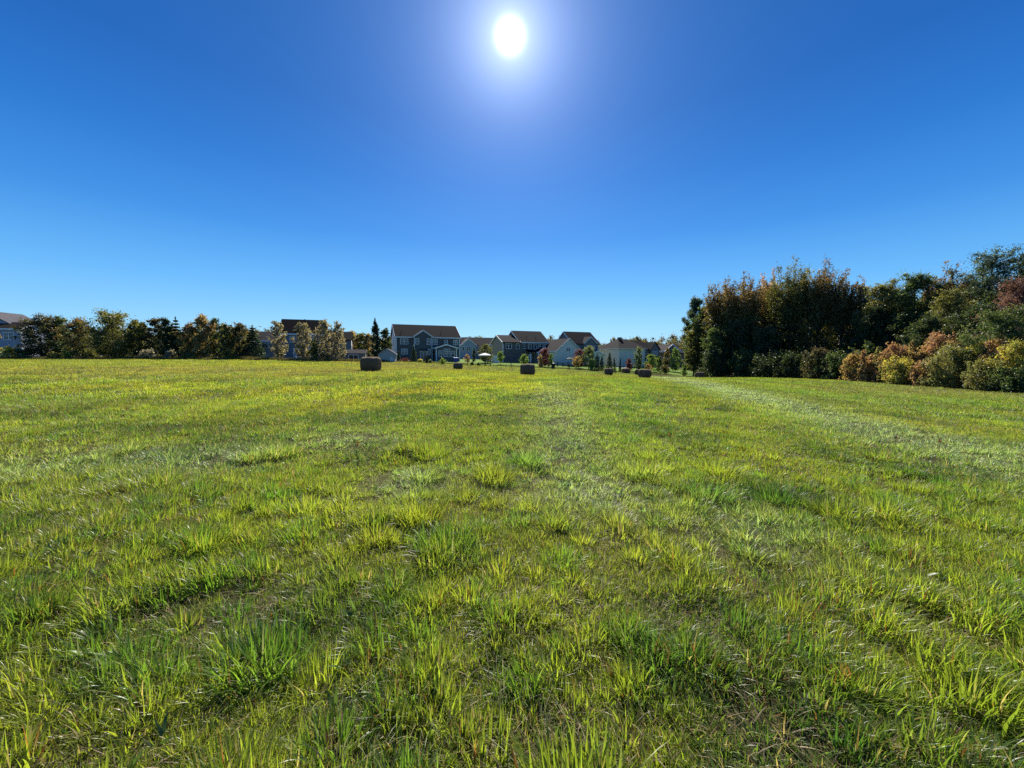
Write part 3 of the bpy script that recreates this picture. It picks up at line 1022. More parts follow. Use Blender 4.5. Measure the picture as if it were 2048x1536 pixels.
# --- blue house cut by the left edge of the picture
h = house_root(-62, 716, 80.0, math.radians(14), 'blue grey house with one white double window left of the tree row')
Wd = 8.8
w = MB(); gwall(w, -4, Wd, 0, 8, -EXT, 6.1, 7.6, 'x'); w.build('wall', M['sd_blue'], h)
r_ = MB(); groof(r_, -4, Wd, 0, 8, 6.1, 7.6, 'x'); ro = r_.build('roof', M['roof_dark'], h)
u_ = MB(); gwall(u_, -3.4, 4.8, 3.0, 11, 5.4, 7.3, 9.9, 'y'); uo = u_.build('upper_gable', M['sd_blue'], h)
r_ = MB(); groof(r_, -3.4, 4.8, 3.0, 11, 7.3, 9.9, 'y'); r_.build('roof', M['roof_pale'], uo)
t = MB(); rake(t, -4, Wd, 0, 8, 6.1, 7.6, 'x'); t.build('fascia', M['white'], h)
post(h, [(Wd - .15, Wd + .08, -.08, .12, -.6, 5.8)])
win(h, Face('F', 0), 6.0, 7.5, 3.9, 5.3, 2); win(h, Face('F', 0), 1.0, 2.6, 3.9, 5.3, 2); win(h, Face('F', 0), 6.0, 7.5, .9, 2.2, 2)

# --- blue house standing back between the slate and the taupe house
h = house_root(922, 719, 148.0, math.radians(20), 'pale blue house with a tan roof set back between two nearer grey houses')
w = MB(); gwall(w, 1.0, 16.5, 2, 11, -EXT, 5.6, 8.6, 'x'); gwall(w, 0, 6.0, 0, 8, -EXT, 5.4, 7.9, 'y'); w.build('wall', M['sd_blue'], h)
r_ = MB(); groof(r_, 1.0, 16.5, 2, 11, 5.6, 8.6, 'x'); groof(r_, 0, 6.0, 0, 7, 5.4, 7.9, 'y', lift=.05); r_.build('roof', M['roof_tan'], h)
t = MB(); rake(t, 0, 6, 0, 7, 5.4, 7.9, 'y', eaves=False); t.build('fascia', M['white'], h)
f0 = Face('F', 0)
win(h, f0, .6, 1.3, 3.4, 4.8); win(h, f0, 2.2, 3.8, 3.4, 4.8, 2); win(h, f0, 4.7, 5.3, 3.4, 4.8)
b_ = MB(); gwall(b_, 8.8, 13.5, -1.4, 2.01, -EXT, 3.6, 5.6, 'y'); bo = b_.build('porch_room', M['sd_beige'], h)
r_ = MB(); groof(r_, 8.8, 13.5, -1.4, 2.2, 3.6, 5.6, 'y'); r_.build('roof', M['roof_tan'], bo)
t = MB(); rake(t, 8.8, 13.5, -1.4, 2.2, 3.6, 5.6, 'y', th=.3); t.build('trim', M['white'], bo)
win(bo, Face('F', -1.4), 10.2, 12, .9, 2.4, 2, True); win(h, Face('F', 2), 7, 8, 3.4, 4.8)

# --- taupe house behind the red tree: stepped roofline, lower wing on its left
h = house_root(1006, 725.5, 106.0, A, 'taupe grey house with a stepped dark roof behind the red leaved tree')
w = MB(); gwall(w, 0, 6.0, 0, 8.6, -EXT, 5.6, 7.6, 'x', 0, 1); gwall(w, 5.2, 14.3, .4, 10.6, -EXT, 5.75, 9.0, 'x', 0, 1)
w.build('wall', [M['sd_slate'], M['sd_taupe']], h)  # gable ends a lighter tone than the front, painting in more skylight
r_ = MB(); groof(r_, 0, 5.2, 0, 8.6, 5.6, 7.6, 'x'); groof(r_, 5.2, 14.3, .4, 10.6, 5.75, 9.0, 'x', lift=.05)
ro = r_.build('roof', M['roof_brown'], h); pipe(ro, 8.4, 2.6, 7.1); pipe(ro, 11.2, 2.2, 6.9)
t = MB(); rake(t, 0, 5.0, 0, 8.6, 5.6, 7.6, 'x', eaves=False); rake(t, 5.2, 14.3, .4, 10.6, 5.75, 9.0, 'x'); t.build('fascia', M['white'], h)
post(h, [(-.06, .1, -.06, .1, -.6, 5.3), (14.15, 14.36, .34, .5, -.6, 5.4)])
f0, f1 = Face('F', 0), Face('F', .4)
win(h, f0, .95, 2.5, 3.9, 5.3, 2); win(h, f0, 4.0, 4.8, 3.9, 5.3); win(h, f1, 6.2, 6.75, 4.0, 5.2)
win(h, f1, 8.1, 8.85, 3.95, 5.2); win(h, f1, 9.8, 10.6, 3.95, 5.2); win(h, f1, 11.3, 11.75, 4.0, 5.2); win(h, f1, 12.75, 13.7, 3.9, 5.2, 2)
door(h, f1, 8.0, 8.9, .1, 2.2)
b_ = MB(); gwall(b_, 9.6, 13.7, -2.6, .39, -EXT, 2.9, 4.0, 'y'); bo = b_.build('sunroom', M['sd_taupe'], h)
r_ = MB(); groof(r_, 9.6, 13.7, -2.6, .38, 2.9, 4.0, 'y')
r_.hexa([(7.2, -2.4, 2.75), (9.2, -2.4, 2.75), (9.2, .35, 3.5), (7.2, .35, 3.5), (7.2, -2.4, 2.92), (9.2, -2.4, 2.92), (9.2, .35, 3.67), (7.2, .35, 3.67)])
r_.build('roof', M['roof_dark'], bo)
t = MB(); rake(t, 9.6, 13.7, -2.6, .38, 2.9, 4.0, 'y', th=.28); t.box(9.5, 9.75, -2.68, -2.45, -1, 2.7); t.box(13.55, 13.8, -2.68, -2.45, -1, 2.7); t.box(7.25, 7.42, -2.35, -2.18, -1, 2.74); t.build('trim', M['white'], bo)
win(bo, Face('F', -2.6), 10.6, 12.7, .9, 2.3, 3, True)

# --- pale gabled house right of it: big white side wing, higher main block, cross gable and sunroom
h = house_root(1127, 733, 104.0, A, 'white gabled house with a lower pale wing and two window panes high in its gable')
w = MB(); gwall(w, -2.2, 5.6, 0, 8.5, -EXT, 4.2, 7.4, 'y', 0, 0)
gwall(w, 4.6, 13.4, 2.6, 12.0, -EXT, 6.3, 9.7, 'x', 1, 1); gwall(w, 8.0, 12.1, 2.0, 6, -EXT, 6.4, 8.1, 'y', 1, 1)
w.build('wall', [M['sd_pale'], M['sd_bluegrey']], h)
r_ = MB(); groof(r_, -2.2, 5.6, 0, 8.5, 4.2, 7.4, 'y'); groof(r_, 4.6, 13.4, 2.6, 12, 6.3, 9.7, 'x', lift=.05); groof(r_, 8.0, 12.1, 2.0, 6, 6.4, 8.1, 'y', lift=.07)
r_.build('roof', M['roof_brown'], h)
t = MB(); rake(t, -2.2, 5.6, 0, 8.5, 4.2, 7.4, 'y'); rake(t, 4.6, 13.4, 2.6, 12, 6.3, 9.7, 'x', eaves=False); rake(t, 8.0, 12.1, 2.0, 6, 6.4, 8.1, 'y', eaves=False); t.build('fascia', M['white'], h)
f0, f1 = Face('F', 0), Face('F', 2.0)
win(h, f0, .9, 2.0, 4.2, 5.0, 2); win(h, f1, 8.6, 9.3, 4.4, 5.6); win(h, f1, 10.5, 11.5, 4.4, 5.6, 2); win(h, Face('F', 2.6), 12.45, 13.1, 4.4, 5.6)
b_ = MB(); gwall(b_, 7.6, 12.6, -1.2, 1.99, -EXT, 3.0, 4.1, 'y'); bo = b_.build('sunroom', M['sd_white'], h)
r_ = MB(); groof(r_, 7.6, 12.6, -1.2, 1.98, 3.0, 4.1, 'y'); r_.build('roof', M['roof_pale'], bo)
t = MB(); rake(t, 7.6, 12.6, -1.2, 1.98, 3.0, 4.1, 'y', th=.28); t.build('trim', M['white'], bo)
win(bo, Face('F', -1.2), 9.3, 10.9, 1.2, 2.7, 2, True)

# --- hip roofed house with a long blank pale wall
h = house_root(1262, 734, 112.0, A, 'house with a hipped brown grey roof and a long blank pale wall')
X0, X1, Y0, Y1 = -4.4, 5.2, 0, 10.5
w = MB()
w.box(X0, X1, Y0, Y1, -EXT, 5.3); w.box(X1 - .01, 11.6, 2.4, 9.6, -EXT, 5.2, 1)
gwall(w, 8.9, 12.4, 1.6, 8, -EXT, 5.2, 7.2, 'y', 1, 1)
w.build('wall', [M['sd_pale'], M['sd_taupe']], h)
r_ = MB()
o_ = .4
def hip(mb, x0, x1, y0, y1, ze, zr, ra, rb, ym):
    e = [(x0 - o_, y0 - o_, ze), (x1 + o_, y0 - o_, ze), (x1 + o_, y1 + o_, ze), (x0 - o_, y1 + o_, ze)]
    a, b = (ra, ym, zr), (rb, ym, zr)
    mb.poly([e[0], e[1], b, a]); mb.poly([e[2], e[3], a, b]); mb.poly([e[1], e[2], b]); mb.poly([e[3], e[0], a])
    mb.poly([(p[0], p[1], p[2] - .02) for p in e[::-1]])
hip(r_, X0, X1, Y0, Y1, 5.36, 8.3, -.6, 3.0, 5.2)
hip(r_, 2.0, 12.0, 2.4, 9.6, 5.3, 7.9, 3.4, 9.0, 6.0)
groof(r_, 8.9, 12.4, 1.6, 7, 5.2, 7.2, 'y', lift=.09)
ro = r_.build('roof', M['roof_brown'], h)
c_ = MB(); c_.box(-.5, .4, 4.7, 5.6, 7.6, 8.8); c_.build('chimney', M['sd_brown'], ro)
t = MB(); t.box(X0 - .47, X1 + .47, -.5, -.41, 5.18, 5.36); t.box(X0 - .5, X0 - .41, -.41, Y1 + .4, 5.18, 5.36); t.build('fascia', M['white'], h)
f1 = Face('F', 2.4)
win(h, f1, 5.7, 6.5, 3.2, 4.5); win(h, f1, 6.9, 7.7, 3.2, 4.5); win(h, Face('F', 1.6), 9.6, 11.6, 3.2, 4.6, 3)
win(h, f1, 5.8, 7.6, .6, 2.1, 2)
pr = MB(); pr.hexa([(5.3, -.6, 2.5), (12.6, -.6, 2.5), (12.6, 1.58, 2.95), (5.3, 1.58, 2.95), (5.3, -.6, 2.65), (12.6, -.6, 2.65), (12.6, 1.58, 3.1), (5.3, 1.58, 3.1)])
po = pr.build('porch_roof', M['roof_dark'], h)
t = MB()
for xx in (5.5, 7.9, 10.2, 12.3): t.box(xx, xx + .16, -.5, -.34, -EXT, 2.49)
t.build('porch_posts', M['white'], po)

# --- small gabled house beside the woods
h = house_root(1340, 736, 124.0, math.radians(28), 'brown and beige gabled house with white roof edges beside the tall woods')
w = MB(); gwall(w, -2.6, 4.4, 0, 9, -EXT, 5.3, 7.4, 'y', 0, 0); gwall(w, 2.4, 9.5, 2, 9.4, -EXT, 4.9, 7.3, 'x', 0, 0); w.build('wall', M['sd_brown'], h)
r_ = MB(); groof(r_, -2.6, 4.4, 0, 9, 5.3, 7.4, 'y'); groof(r_, 2.4, 9.5, 2, 9.4, 4.9, 7.3, 'x', lift=.06); r_.build('roof', M['roof_grey'], h)
t = MB(); rake(t, -2.6, 4.4, 0, 9, 5.3, 7.4, 'y', th=.36); t.build('fascia', M['white'], h)
win(h, Face('F', 0), .2, 1.6, 3.2, 4.6, 2)
b_ = MB(); gwall(b_, -3.2, .8, -2.2, -.01, -EXT, 3.3, 4.7, 'y'); bo = b_.build('garden_room', M['sd_beige'], h)
r_ = MB(); groof(r_, -3.2, .8, -2.2, -.02, 3.3, 4.7, 'y'); r_.build('roof', M['roof_grey'], bo)
t = MB(); rake(t, -3.2, .8, -2.2, -.02, 3.3, 4.7, 'y', th=.32); t.build('trim', M['white'], bo)
win(bo, Face('F', -2.2), -2, -.4, .9, 2.3, 2, True)

# --- sheds
def shed(px, py, Y, rz, w_, d_, ze, zr, axis_, wm, rm, label):
    X = at(px, 715, Y)[0]
    o = empty('shed', (X, Y, at(px, py, Y)[2]), rz)
    tag(o, label, 'shed')
    a = MB(); gwall(a, -w_ / 2, w_ / 2, 0, d_, -1.2, ze, zr, axis_); a.build('wall', M[wm], o)
    b = MB(); groof(b, -w_ / 2, w_ / 2, 0, d_, ze, zr, axis_, oh=.18, og=.12, th=.1); b.build('roof', M[rm], o)
    c = MB(); rake(c, -w_ / 2, w_ / 2, 0, d_, ze, zr, axis_, oh=.18, og=.12, th=.13); c.build('trim', M[wm], o)
    return o


sh = shed(774.5, 724, 76.0, math.radians(12), 2.9, 3.6, 1.62, 2.55, 'y', 'sd_stone', 'roof_pale', 'small pale gabled shed between the largest bale and the slate house')
door(sh, Face('F', 0), .65, 1.0, -.1, .75)
sh = shed(710, 716, 84.0, math.radians(14), 4.2, 3.4, 1.0, 1.75, 'x', 'sd_taupe', 'roof_grey', 'low shed with a grey roof between the birches and the largest bale')
door(sh, Face('F', 0), -1.2, .6, -.8, .62, True)

# ------------------------------------------------------------------ plants
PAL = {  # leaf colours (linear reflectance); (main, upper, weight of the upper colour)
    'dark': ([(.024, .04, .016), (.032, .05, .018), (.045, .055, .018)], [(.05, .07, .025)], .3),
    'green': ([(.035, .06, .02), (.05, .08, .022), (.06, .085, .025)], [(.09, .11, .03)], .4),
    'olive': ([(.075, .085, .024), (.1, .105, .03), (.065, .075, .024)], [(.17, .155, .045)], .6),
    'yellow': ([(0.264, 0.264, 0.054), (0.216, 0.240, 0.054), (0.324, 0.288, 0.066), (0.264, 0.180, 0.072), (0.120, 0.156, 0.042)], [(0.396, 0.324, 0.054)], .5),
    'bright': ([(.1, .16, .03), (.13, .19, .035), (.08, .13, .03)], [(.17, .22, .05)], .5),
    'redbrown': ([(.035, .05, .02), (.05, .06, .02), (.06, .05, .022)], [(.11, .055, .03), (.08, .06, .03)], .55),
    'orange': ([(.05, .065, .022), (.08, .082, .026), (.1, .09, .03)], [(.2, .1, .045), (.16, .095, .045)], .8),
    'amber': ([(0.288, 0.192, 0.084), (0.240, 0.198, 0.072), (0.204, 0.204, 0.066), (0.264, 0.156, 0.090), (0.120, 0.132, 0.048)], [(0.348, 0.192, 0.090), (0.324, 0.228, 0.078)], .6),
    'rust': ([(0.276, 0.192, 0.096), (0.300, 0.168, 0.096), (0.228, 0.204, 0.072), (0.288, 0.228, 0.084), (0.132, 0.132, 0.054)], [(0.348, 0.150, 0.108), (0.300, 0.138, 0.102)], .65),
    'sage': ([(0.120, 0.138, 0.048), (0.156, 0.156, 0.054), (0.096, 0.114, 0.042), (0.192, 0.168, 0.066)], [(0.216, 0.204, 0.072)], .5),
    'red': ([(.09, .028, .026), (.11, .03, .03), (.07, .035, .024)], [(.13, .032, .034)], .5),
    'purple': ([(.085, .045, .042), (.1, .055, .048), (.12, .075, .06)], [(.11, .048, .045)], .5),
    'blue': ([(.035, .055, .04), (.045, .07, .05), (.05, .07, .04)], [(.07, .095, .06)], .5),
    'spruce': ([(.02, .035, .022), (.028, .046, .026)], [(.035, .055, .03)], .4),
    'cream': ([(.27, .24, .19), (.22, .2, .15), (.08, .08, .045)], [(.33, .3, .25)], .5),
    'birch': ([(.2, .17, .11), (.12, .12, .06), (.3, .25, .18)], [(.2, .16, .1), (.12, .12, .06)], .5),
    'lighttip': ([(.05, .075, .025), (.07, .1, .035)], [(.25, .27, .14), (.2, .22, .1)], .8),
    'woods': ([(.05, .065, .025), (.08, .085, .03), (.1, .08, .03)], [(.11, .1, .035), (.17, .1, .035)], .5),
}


def crown_quads(cen, rad, cnt, size, rng, pal, H, flat=.0, tone=.3):
    idx = np.repeat(np.arange(len(cen)), cnt)
    n = len(idx)
    d = rng.normal(0, 1, (n, 3)); d /= np.linalg.norm(d, axis=1)[:, None]
    P = cen[idx] + d * rad[idx] * (np.minimum(np.abs(rng.normal(0, .6, (n, 1))), 1.15) + .12 * rng.rand(n, 1)) * 1.25
    a = rng.normal(0, 1, (n, 3)); a[:, 2] *= (1 - flat); a /= np.linalg.norm(a, axis=1)[:, None]
    b = np.cross(a, rng.normal(0, 1, (n, 3))); b /= np.linalg.norm(b, axis=1)[:, None]
    s = (size * (.55 + .9 * rng.rand(n)))[:, None]
    fold = np.cross(a, b) * s * .22
    V = np.stack([P + a * s, P + b * s * .5 + fold, P - a * s * .9, P - b * s * .5 + fold], 1)
    V[..., 2] = np.maximum(V[..., 2], .03)
    main, up, wu = PAL[pal]
    main = np.array(main); up = np.array(up)
    k = len(cen)
    cm = main[rng.randint(0, len(main), k)]; cu = up[rng.randint(0, len(up), k)]
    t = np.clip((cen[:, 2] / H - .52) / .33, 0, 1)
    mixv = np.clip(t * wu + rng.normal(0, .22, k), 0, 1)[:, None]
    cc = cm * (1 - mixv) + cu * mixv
    c = cc[idx] * .65 + main[rng.randint(0, len(main), n)] * .35
    c = 1.6 * c * (1 - tone + 2 * tone * rng.rand(n, 1)) * (1 + rng.normal(0, .12, (k, 1)))[idx]
    C = np.repeat(np.clip(c, .004, .9)[:, None], 4, 1)
    return V.reshape(-1, 3), np.arange(n * 4).reshape(-1, 4), C.reshape(-1, 3)


def skeleton(style, H, R, rng, dens):
    """limb polylines with radii, and leaf clusters (centre, radius)"""
    limbs, cen, rad = [], [], []
    tr = .012 * H + .03
    bend = rng.normal(0, .02 * H, 2)

    def ax(z): q = z / H; return np.array((bend[0] * q * q, bend[1] * q * q, z))

    def limb(z0, end, r0, up=.3, n=5):
        a = ax(z0); e = np.array(end)
        pts = []
        for i in range(n + 1):
            t = i / n
            p = a * (1 - t) + e * t
            p[2] += up * np.linalg.norm(e - a) * (t * t - t) * .9
            p[:2] += rng.normal(0, .015 * H, 2) * t * (1 - t) * 2
            pts.append(p)
        limbs.append((pts, [r0 * (1 - .85 * i / n) for i in range(n + 1)]))
        return pts

    def cl(p, r, sq=1.0, zs=1.0):
        cen.append(p); rad.append((r * sq, r * sq, r * zs))

    if style == 'broad' or style == 'spire':
        hb = H * (.10 if style == 'broad' else .12)
        top = H if style == 'broad' else H * .9
        nl = int((20 if style == 'broad' else 28) * dens)
        for i in range(nl):
            t = (i + .5) / nl
            prof = math.sin(math.pi * min(1, .16 + .80 * t ** .95)) ** .6
            r = R * prof * rng.uniform(.62, 1.12)
            az = i * 2.39996 + rng.uniform(-.5, .5)
            ze_ = hb + (top - hb) * (t ** .9) * .96
            e = ax(ze_) + np.array((r * math.cos(az), r * math.sin(az), 0))
            pts = limb(max(.12 * H, ze_ - r * rng.uniform(.5, 1.0)), e, tr * .42 * (1 - .6 * t))
            for s_, cr in ((5, .20), (4, .22), (3, .22), (2, .2)):
                for q in range(2):
                    p = pts[s_] + rng.normal(0, .13 * R, 3)
                    cl(p, R * cr * rng.uniform(.7, 1.35), 1, .75)
        limbs.append(([ax(H * k / 8) for k in range(8)], [tr * (1 - .115 * k) for k in range(8)]))
        if style == 'broad':
            for q in range(int(6 * dens)):
                cl(ax(H * rng.uniform(.8, .94)) + rng.normal(0, .2 * R, 3) * (1, 1, .3), R * rng.uniform(.16, .28), 1, .9)
        else:
            ns = int(13 + 3 * dens)
            for i in range(ns):
                az = i * 2.39996 + rng.uniform(-.4, .4); rr = R * (math.sqrt(rng.uniform(.05, .95)) if i else .05)
                hh = H * (rng.uniform(.84, .99) if i else 1.0) * (1 - .16 * (rr / R) ** 2.5)
                e = ax(hh) + np.array((rr * math.cos(az), rr * math.sin(az), 0)); e[2] = hh
                pts = limb(H * .38, e, tr * .4, .12, 8)
                for s_ in np.linspace(3, 8, 13):
                    k_ = int(min(7, s_)); f_ = s_ - k_
                    for q in range(2):
                        cl(pts[k_] * (1 - f_) + pts[k_ + 1] * f_ + rng.normal(0, .07 * R, 3), R * (.085 + .032 * (8 - s_)) * rng.uniform(.7, 1.3), 1, 1.9)
    elif style == 'cone':
        limbs.append(([ax(H * k / 8) for k in range(9)], [tr * (1 - .11 * k) for k in range(9)]))
        L_ = int(13 * dens)
        for i in range(L_):
            t = i / L_
            r = R * (1 - t) ** .85
            for q in range(7):
                az = q * 6.283 / 7 + i * .5 + rng.uniform(-.2, .2)
                rr = r * rng.uniform(.75, 1.1)
                z = H * (.05 + .93 * t)
                e = ax(z) + np.array((rr * math.cos(az), rr * math.sin(az), -.12 * rr))
                limbs.append(([ax(z), e], [tr * .2 * (1 - t) + .004, .004]))
                for s_ in (.45, .8, 1.0):
                    cl(ax(z) * (1 - s_) + e * s_, (.10 * R + .10 * rr) * rng.uniform(.8, 1.2), 1, .6)
        cl(ax(H * .97), .06 * R, 1, 3)
    elif style == 'column':
        limbs.append(([ax(H * k / 8) for k in range(9)], [tr * .8 * (1 - .11 * k) for k in range(9)]))
        for i in range(int(90 * dens)):
            t = rng.rand()
            r = R * min(1, 2.4 * (1 - t)) ** .7 * (1 if t > .1 else .75)
            az = rng.rand() * 6.283; rr = r * rng.uniform(.3, .85)
            cl(ax(H * (.04 + .93 * t)) + np.array((rr * math.cos(az), rr * math.sin(az), 0)), R * .26 * rng.uniform(.7, 1.2) * (1 if t < .8 else .6), 1, 1.6)
        cl(ax(H * .97), .1 * R, 1, 2.5)
    elif style == 'airy':
        limbs.append(([ax(H * k / 8) for k in range(9)], [tr * .8 * (1 - .11 * k) for k in range(9)]))
        nl = int(26 * dens)
        for i in range(nl):
            t = (i + .5) / nl
            r = R * math.sin(math.pi * min(1, .2 + .76 * t)) ** .8 * rng.uniform(.6, 1.1)
            az = i * 2.39996 + rng.uniform(-.4, .4)
            ze_ = H * (.14 + .86 * t) * .98
            e = ax(ze_) + np.array((r * math.cos(az), r * math.sin(az), 0)); e[2] = ze_
            pts = limb(max(.08 * H, ze_ - r * 1.1), e, tr * .28, .15)
            for s_ in (2, 3, 4, 5):
                for q in range(2):
                    cl(pts[s_] + rng.normal(0, .09 * R, 3), R * rng.uniform(.1, .22), 1, 1.1)
    elif style == 'bush':
        for i in range(int(5)):
            az = i * 2.4; e = np.array((R * .5 * math.cos(az), R * .5 * math.sin(az), H * rng.uniform(.5, .8)))
            limbs.append(([np.array((0.05 * math.cos(az), .05 * math.sin(az), 0)), e * (.6, .6, .5), e], [.03 + .008 * H, .02 + .004 * H, .008]))
        lob = [(rng.rand() * 6.283, rng.uniform(.65, 1.25)) for _ in range(5)]
        for i in range(int(64 * dens)):
            u = rng.rand(); az = rng.rand() * 6.283
            k = max(.5, max(l * max(0, math.cos(az - a)) ** 1.6 for a, l in lob) + .12)
            f = rng.uniform(.25, .95)
            r = R * k * math.sqrt(max(.02, 1 - (u * .97) ** 1.8)) * f
            z = H * (.06 + .86 * u * (k * .5 + .5))
            cl(np.array((r * math.cos(az), r * math.sin(az), z)), .19 * min(R, H) * rng.uniform(.45, 1.6), 1, 1.1)
        for i in range(int(34 * dens)):          # loose sprays standing out of the outline
            u = rng.rand(); az = rng.rand() * 6.283
            r = R * rng.uniform(.8, 1.12) * math.sqrt(max(.02, 1 - (u * .95) ** 2))
            cl(np.array((r * math.cos(az), r * math.sin(az), H * (.05 + .95 * u))), .075 * min(R, H) * rng.uniform(.6, 1.4), 1, 1.9)
        for q in range(12):
            a = rng.rand() * 6.283; f = rng.uniform(.1, .85)
            cl(np.array((R * f * math.cos(a), R * f * math.sin(a), H * rng.uniform(.78, 1.04) * (1 - .35 * f * f))), .085 * min(R, H) * rng.uniform(.7, 1.4), 1, 2.2)
    elif style == 'sapling':
        limbs.append(([ax(H * k / 6) for k in range(7)], [max(.02, tr * .7) * (1 - .13 * k) for k in range(7)]))
        for i in range(int(12 * dens)):
            t = (i + .5) / (12 * dens)
            r = R * math.sin(math.pi * min(1, .2 + .74 * t)) ** .7 * rng.uniform(.6, 1.1)
            az = i * 2.4 + rng.uniform(-.4, .4); z = H * (.36 + .62 * t)
            e = ax(z) + np.array((r * math.cos(az), r * math.sin(az), 0)); e[2] = z
            pts = limb(max(.3 * H, z - r * .9), e, max(.012, tr * .25), .1, 3)
            for s_ in (1, 2, 3): cl(pts[s_] + rng.normal(0, .1 * R, 3), R * rng.uniform(.2, .36), 1, 1)
    return limbs, np.array(cen), np.array(rad)


def plant(name, label, cat, group, style, px, ytop, Y, hw, pal, seed, dens=1.0, fill=1.0, base=None, bark='bark', leaf=None, xoff=0.0, flat=0.0, minz=0):
    """a tree, sapling or shrub standing at its true depth: hw is its half width and ytop its top in the photo"""
    rng = np.random.RandomState(seed)
    X = at(px, 715, Y)[0]
    z0 = gz(X, Y) if base is None else at(px, base, Y)[2]
    H = max(.4, at(px, ytop, Y)[2] - z0)
    R = hw / FPX * Y * (1.35 if style == 'spire' else 1)
    root = empty(name, (X, Y, z0))
    tag(root, label, cat, group)
    limbs, cen, rad = skeleton(style, H, R, rng, dens)
    mb = MB()
    for pts, rr in limbs:
        mb.tube([(p[0], p[1], p[2] - (.15 if i == 0 and p[2] < .2 else 0)) for i, p in enumerate(pts)], rr, 6 if H > 5 else 5)
    mb.build('trunk' if cat != 'shrub' else 'stem', M[bark], root, True)
    s = (leaf or max(.05, .0027 * Y)) * .74
    pa = (2 * hw) * (H / Y * FPX)
    n = int(min(30000, max(320, 1.9 * pa * fill)))
    wgt = (rad[:, 0] * rad[:, 2]) ** (.62 if style == 'spire' else .8)
    cnt = np.maximum(3, n * wgt / wgt.sum()).astype(int)
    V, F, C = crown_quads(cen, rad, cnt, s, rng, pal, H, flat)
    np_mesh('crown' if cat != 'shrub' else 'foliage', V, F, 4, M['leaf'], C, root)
    return root


# --- the row of young trees along the far left edge of the field
GL = 'young trees in the row along the left field edge'
L = 'deciduous_tree'
plant(L, 'rust tinged bushy tree next to the blue grey house, first of its row', 'tree', GL, 'broad', 84, 630, 71, 31, 'redbrown', 101)
plant(L, 'dark green rounded tree second from the blue grey house in the row', 'tree', GL, 'broad', 120, 633, 73, 24, 'green', 102)
plant(L, 'tree with a reddish orange top left of the tallest tree in the row', 'tree', GL, 'broad', 161, 638, 70, 28, 'orange', 103)
plant(L, 'tallest open topped tree of the left row, yellow green low on its right', 'tree', GL, 'broad', 229, 624, 69, 42, 'olive', 104, 1.1)
plant(L, 'thin topped yellow green tree just right of the tallest tree of the row', 'tree', GL, 'airy', 281, 640, 71, 22, 'olive', 105, 1, 1.6)
plant(L, 'narrow tree with a red brown top above the cream flowering shrub', 'tree', GL, 'broad', 313, 634, 72, 19, 'redbrown', 106)
plant(L, 'dark sparse crowned tree between the red brown one and the pointed evergreen', 'tree', GL, 'airy', 336, 637, 70, 17, 'dark', 107, 1, 1.7)
plant('evergreen_tree', 'dark pointed evergreen in the middle of the left tree row', 'tree', GL, 'cone', 357, 634, 71, 18, 'spruce', 108)
plant(L, 'low tree with a brown crest between the evergreen and the orange tree', 'tree', GL, 'broad', 379, 648, 70, 19, 'orange', 109)
plant(L, 'open tree with orange leaves and gaps in its crown in the left row', 'tree', GL, 'airy', 407, 631, 71, 25, 'amber', 110, 1.1, 1.4)
plant(L, 'dark green tree with a pointed top just right of the orange tree', 'tree', GL, 'broad', 433, 637, 73, 17, 'dark', 111)
plant(L, 'short thin olive tree between two dark green trees of the row', 'tree', GL, 'airy', 455, 650, 70, 15, 'olive', 112, 1, 1.5)
plant(L, 'dark domed tree with orange lower leaves beside the spruce', 'tree', GL, 'broad', 479, 647, 71, 19, 'redbrown', 113)
plant('spruce_tree', 'dark spruce clothed to the ground at the right end of the left row', 'tree', GL, 'cone', 507, 651, 72, 22, 'spruce', 114, 1.1)
plant(L, 'brown leaved tree cut by the left edge of the picture', 'tree', GL, 'broad', -16, 644, 72, 12, 'amber', 115)
GS = 'low shrubs at the foot of the left tree row'
for i, (px, yt, hw, pal, lab) in enumerate([
        (22, 694, 16, 'yellow', 'yellow orange low shrub in front of the blue grey house'),
        (48, 700, 14, 'green', 'dark low shrub at the right corner of the blue grey house'),
        (112, 704, 13, 'olive', 'pale olive low bush under the second tree of the left row'),
        (136, 702, 10, 'bright', 'light green low bush under the reddish topped tree'),
        (178, 700, 15, 'olive', 'olive low bush left of the foot of the tallest row tree'),
        (298, 700, 19, 'cream', 'cream flowering shrub at the foot of the red brown tree'),
        (340, 703, 12, 'cream', 'smaller cream flowering shrub under the dark pointed evergreen'),
        (376, 704, 14, 'olive', 'olive low bush right of the cream flowering shrubs'),
        (462, 700, 13, 'olive', 'pale olive bush under the short thin olive tree')]):
    plant('shrub', lab, 'shrub', GS, 'bush', px, yt, 68.3, hw, pal, 140 + i, .8, 1.3)

# --- pale thin birches in front of the dark roofed house
GB = 'thin birches in front of the dark roofed house'
plant('birch_tree', 'thin pale birch left of the dark roofed house', 'tree', GB, 'airy', 557, 640, 72, 19, 'birch', 151, 1, 0.71, bark='birch')
plant('birch_tree', 'thin pale birch standing in front of the dark roof', 'tree', GB, 'airy', 608, 645, 71, 20, 'birch', 152, 1, 0.81, bark='birch')
plant('birch_tree', 'broad pale birch with two tops right of the dark roofed house', 'tree', GB, 'airy', 652, 641, 72, 22, 'birch', 153, 1.1, 0.84, bark='birch')
plant('birch_tree', 'pale birch crowding the right side of the two topped birch', 'tree', GB, 'airy', 676, 644, 73, 17, 'birch', 154, 1, 0.74, bark='birch')
plant('shrub', 'yellow green bush between the birches', 'shrub', GB, 'bush', 630, 681, 70.5, 12, 'olive', 155, .9, 1.3)
plant('evergreen_tree', 'tall narrow dark evergreen column left of the slate house', 'tree', None, 'column', 752, 636, 86, 9.5, 'spruce', 156, 1, 1.6)
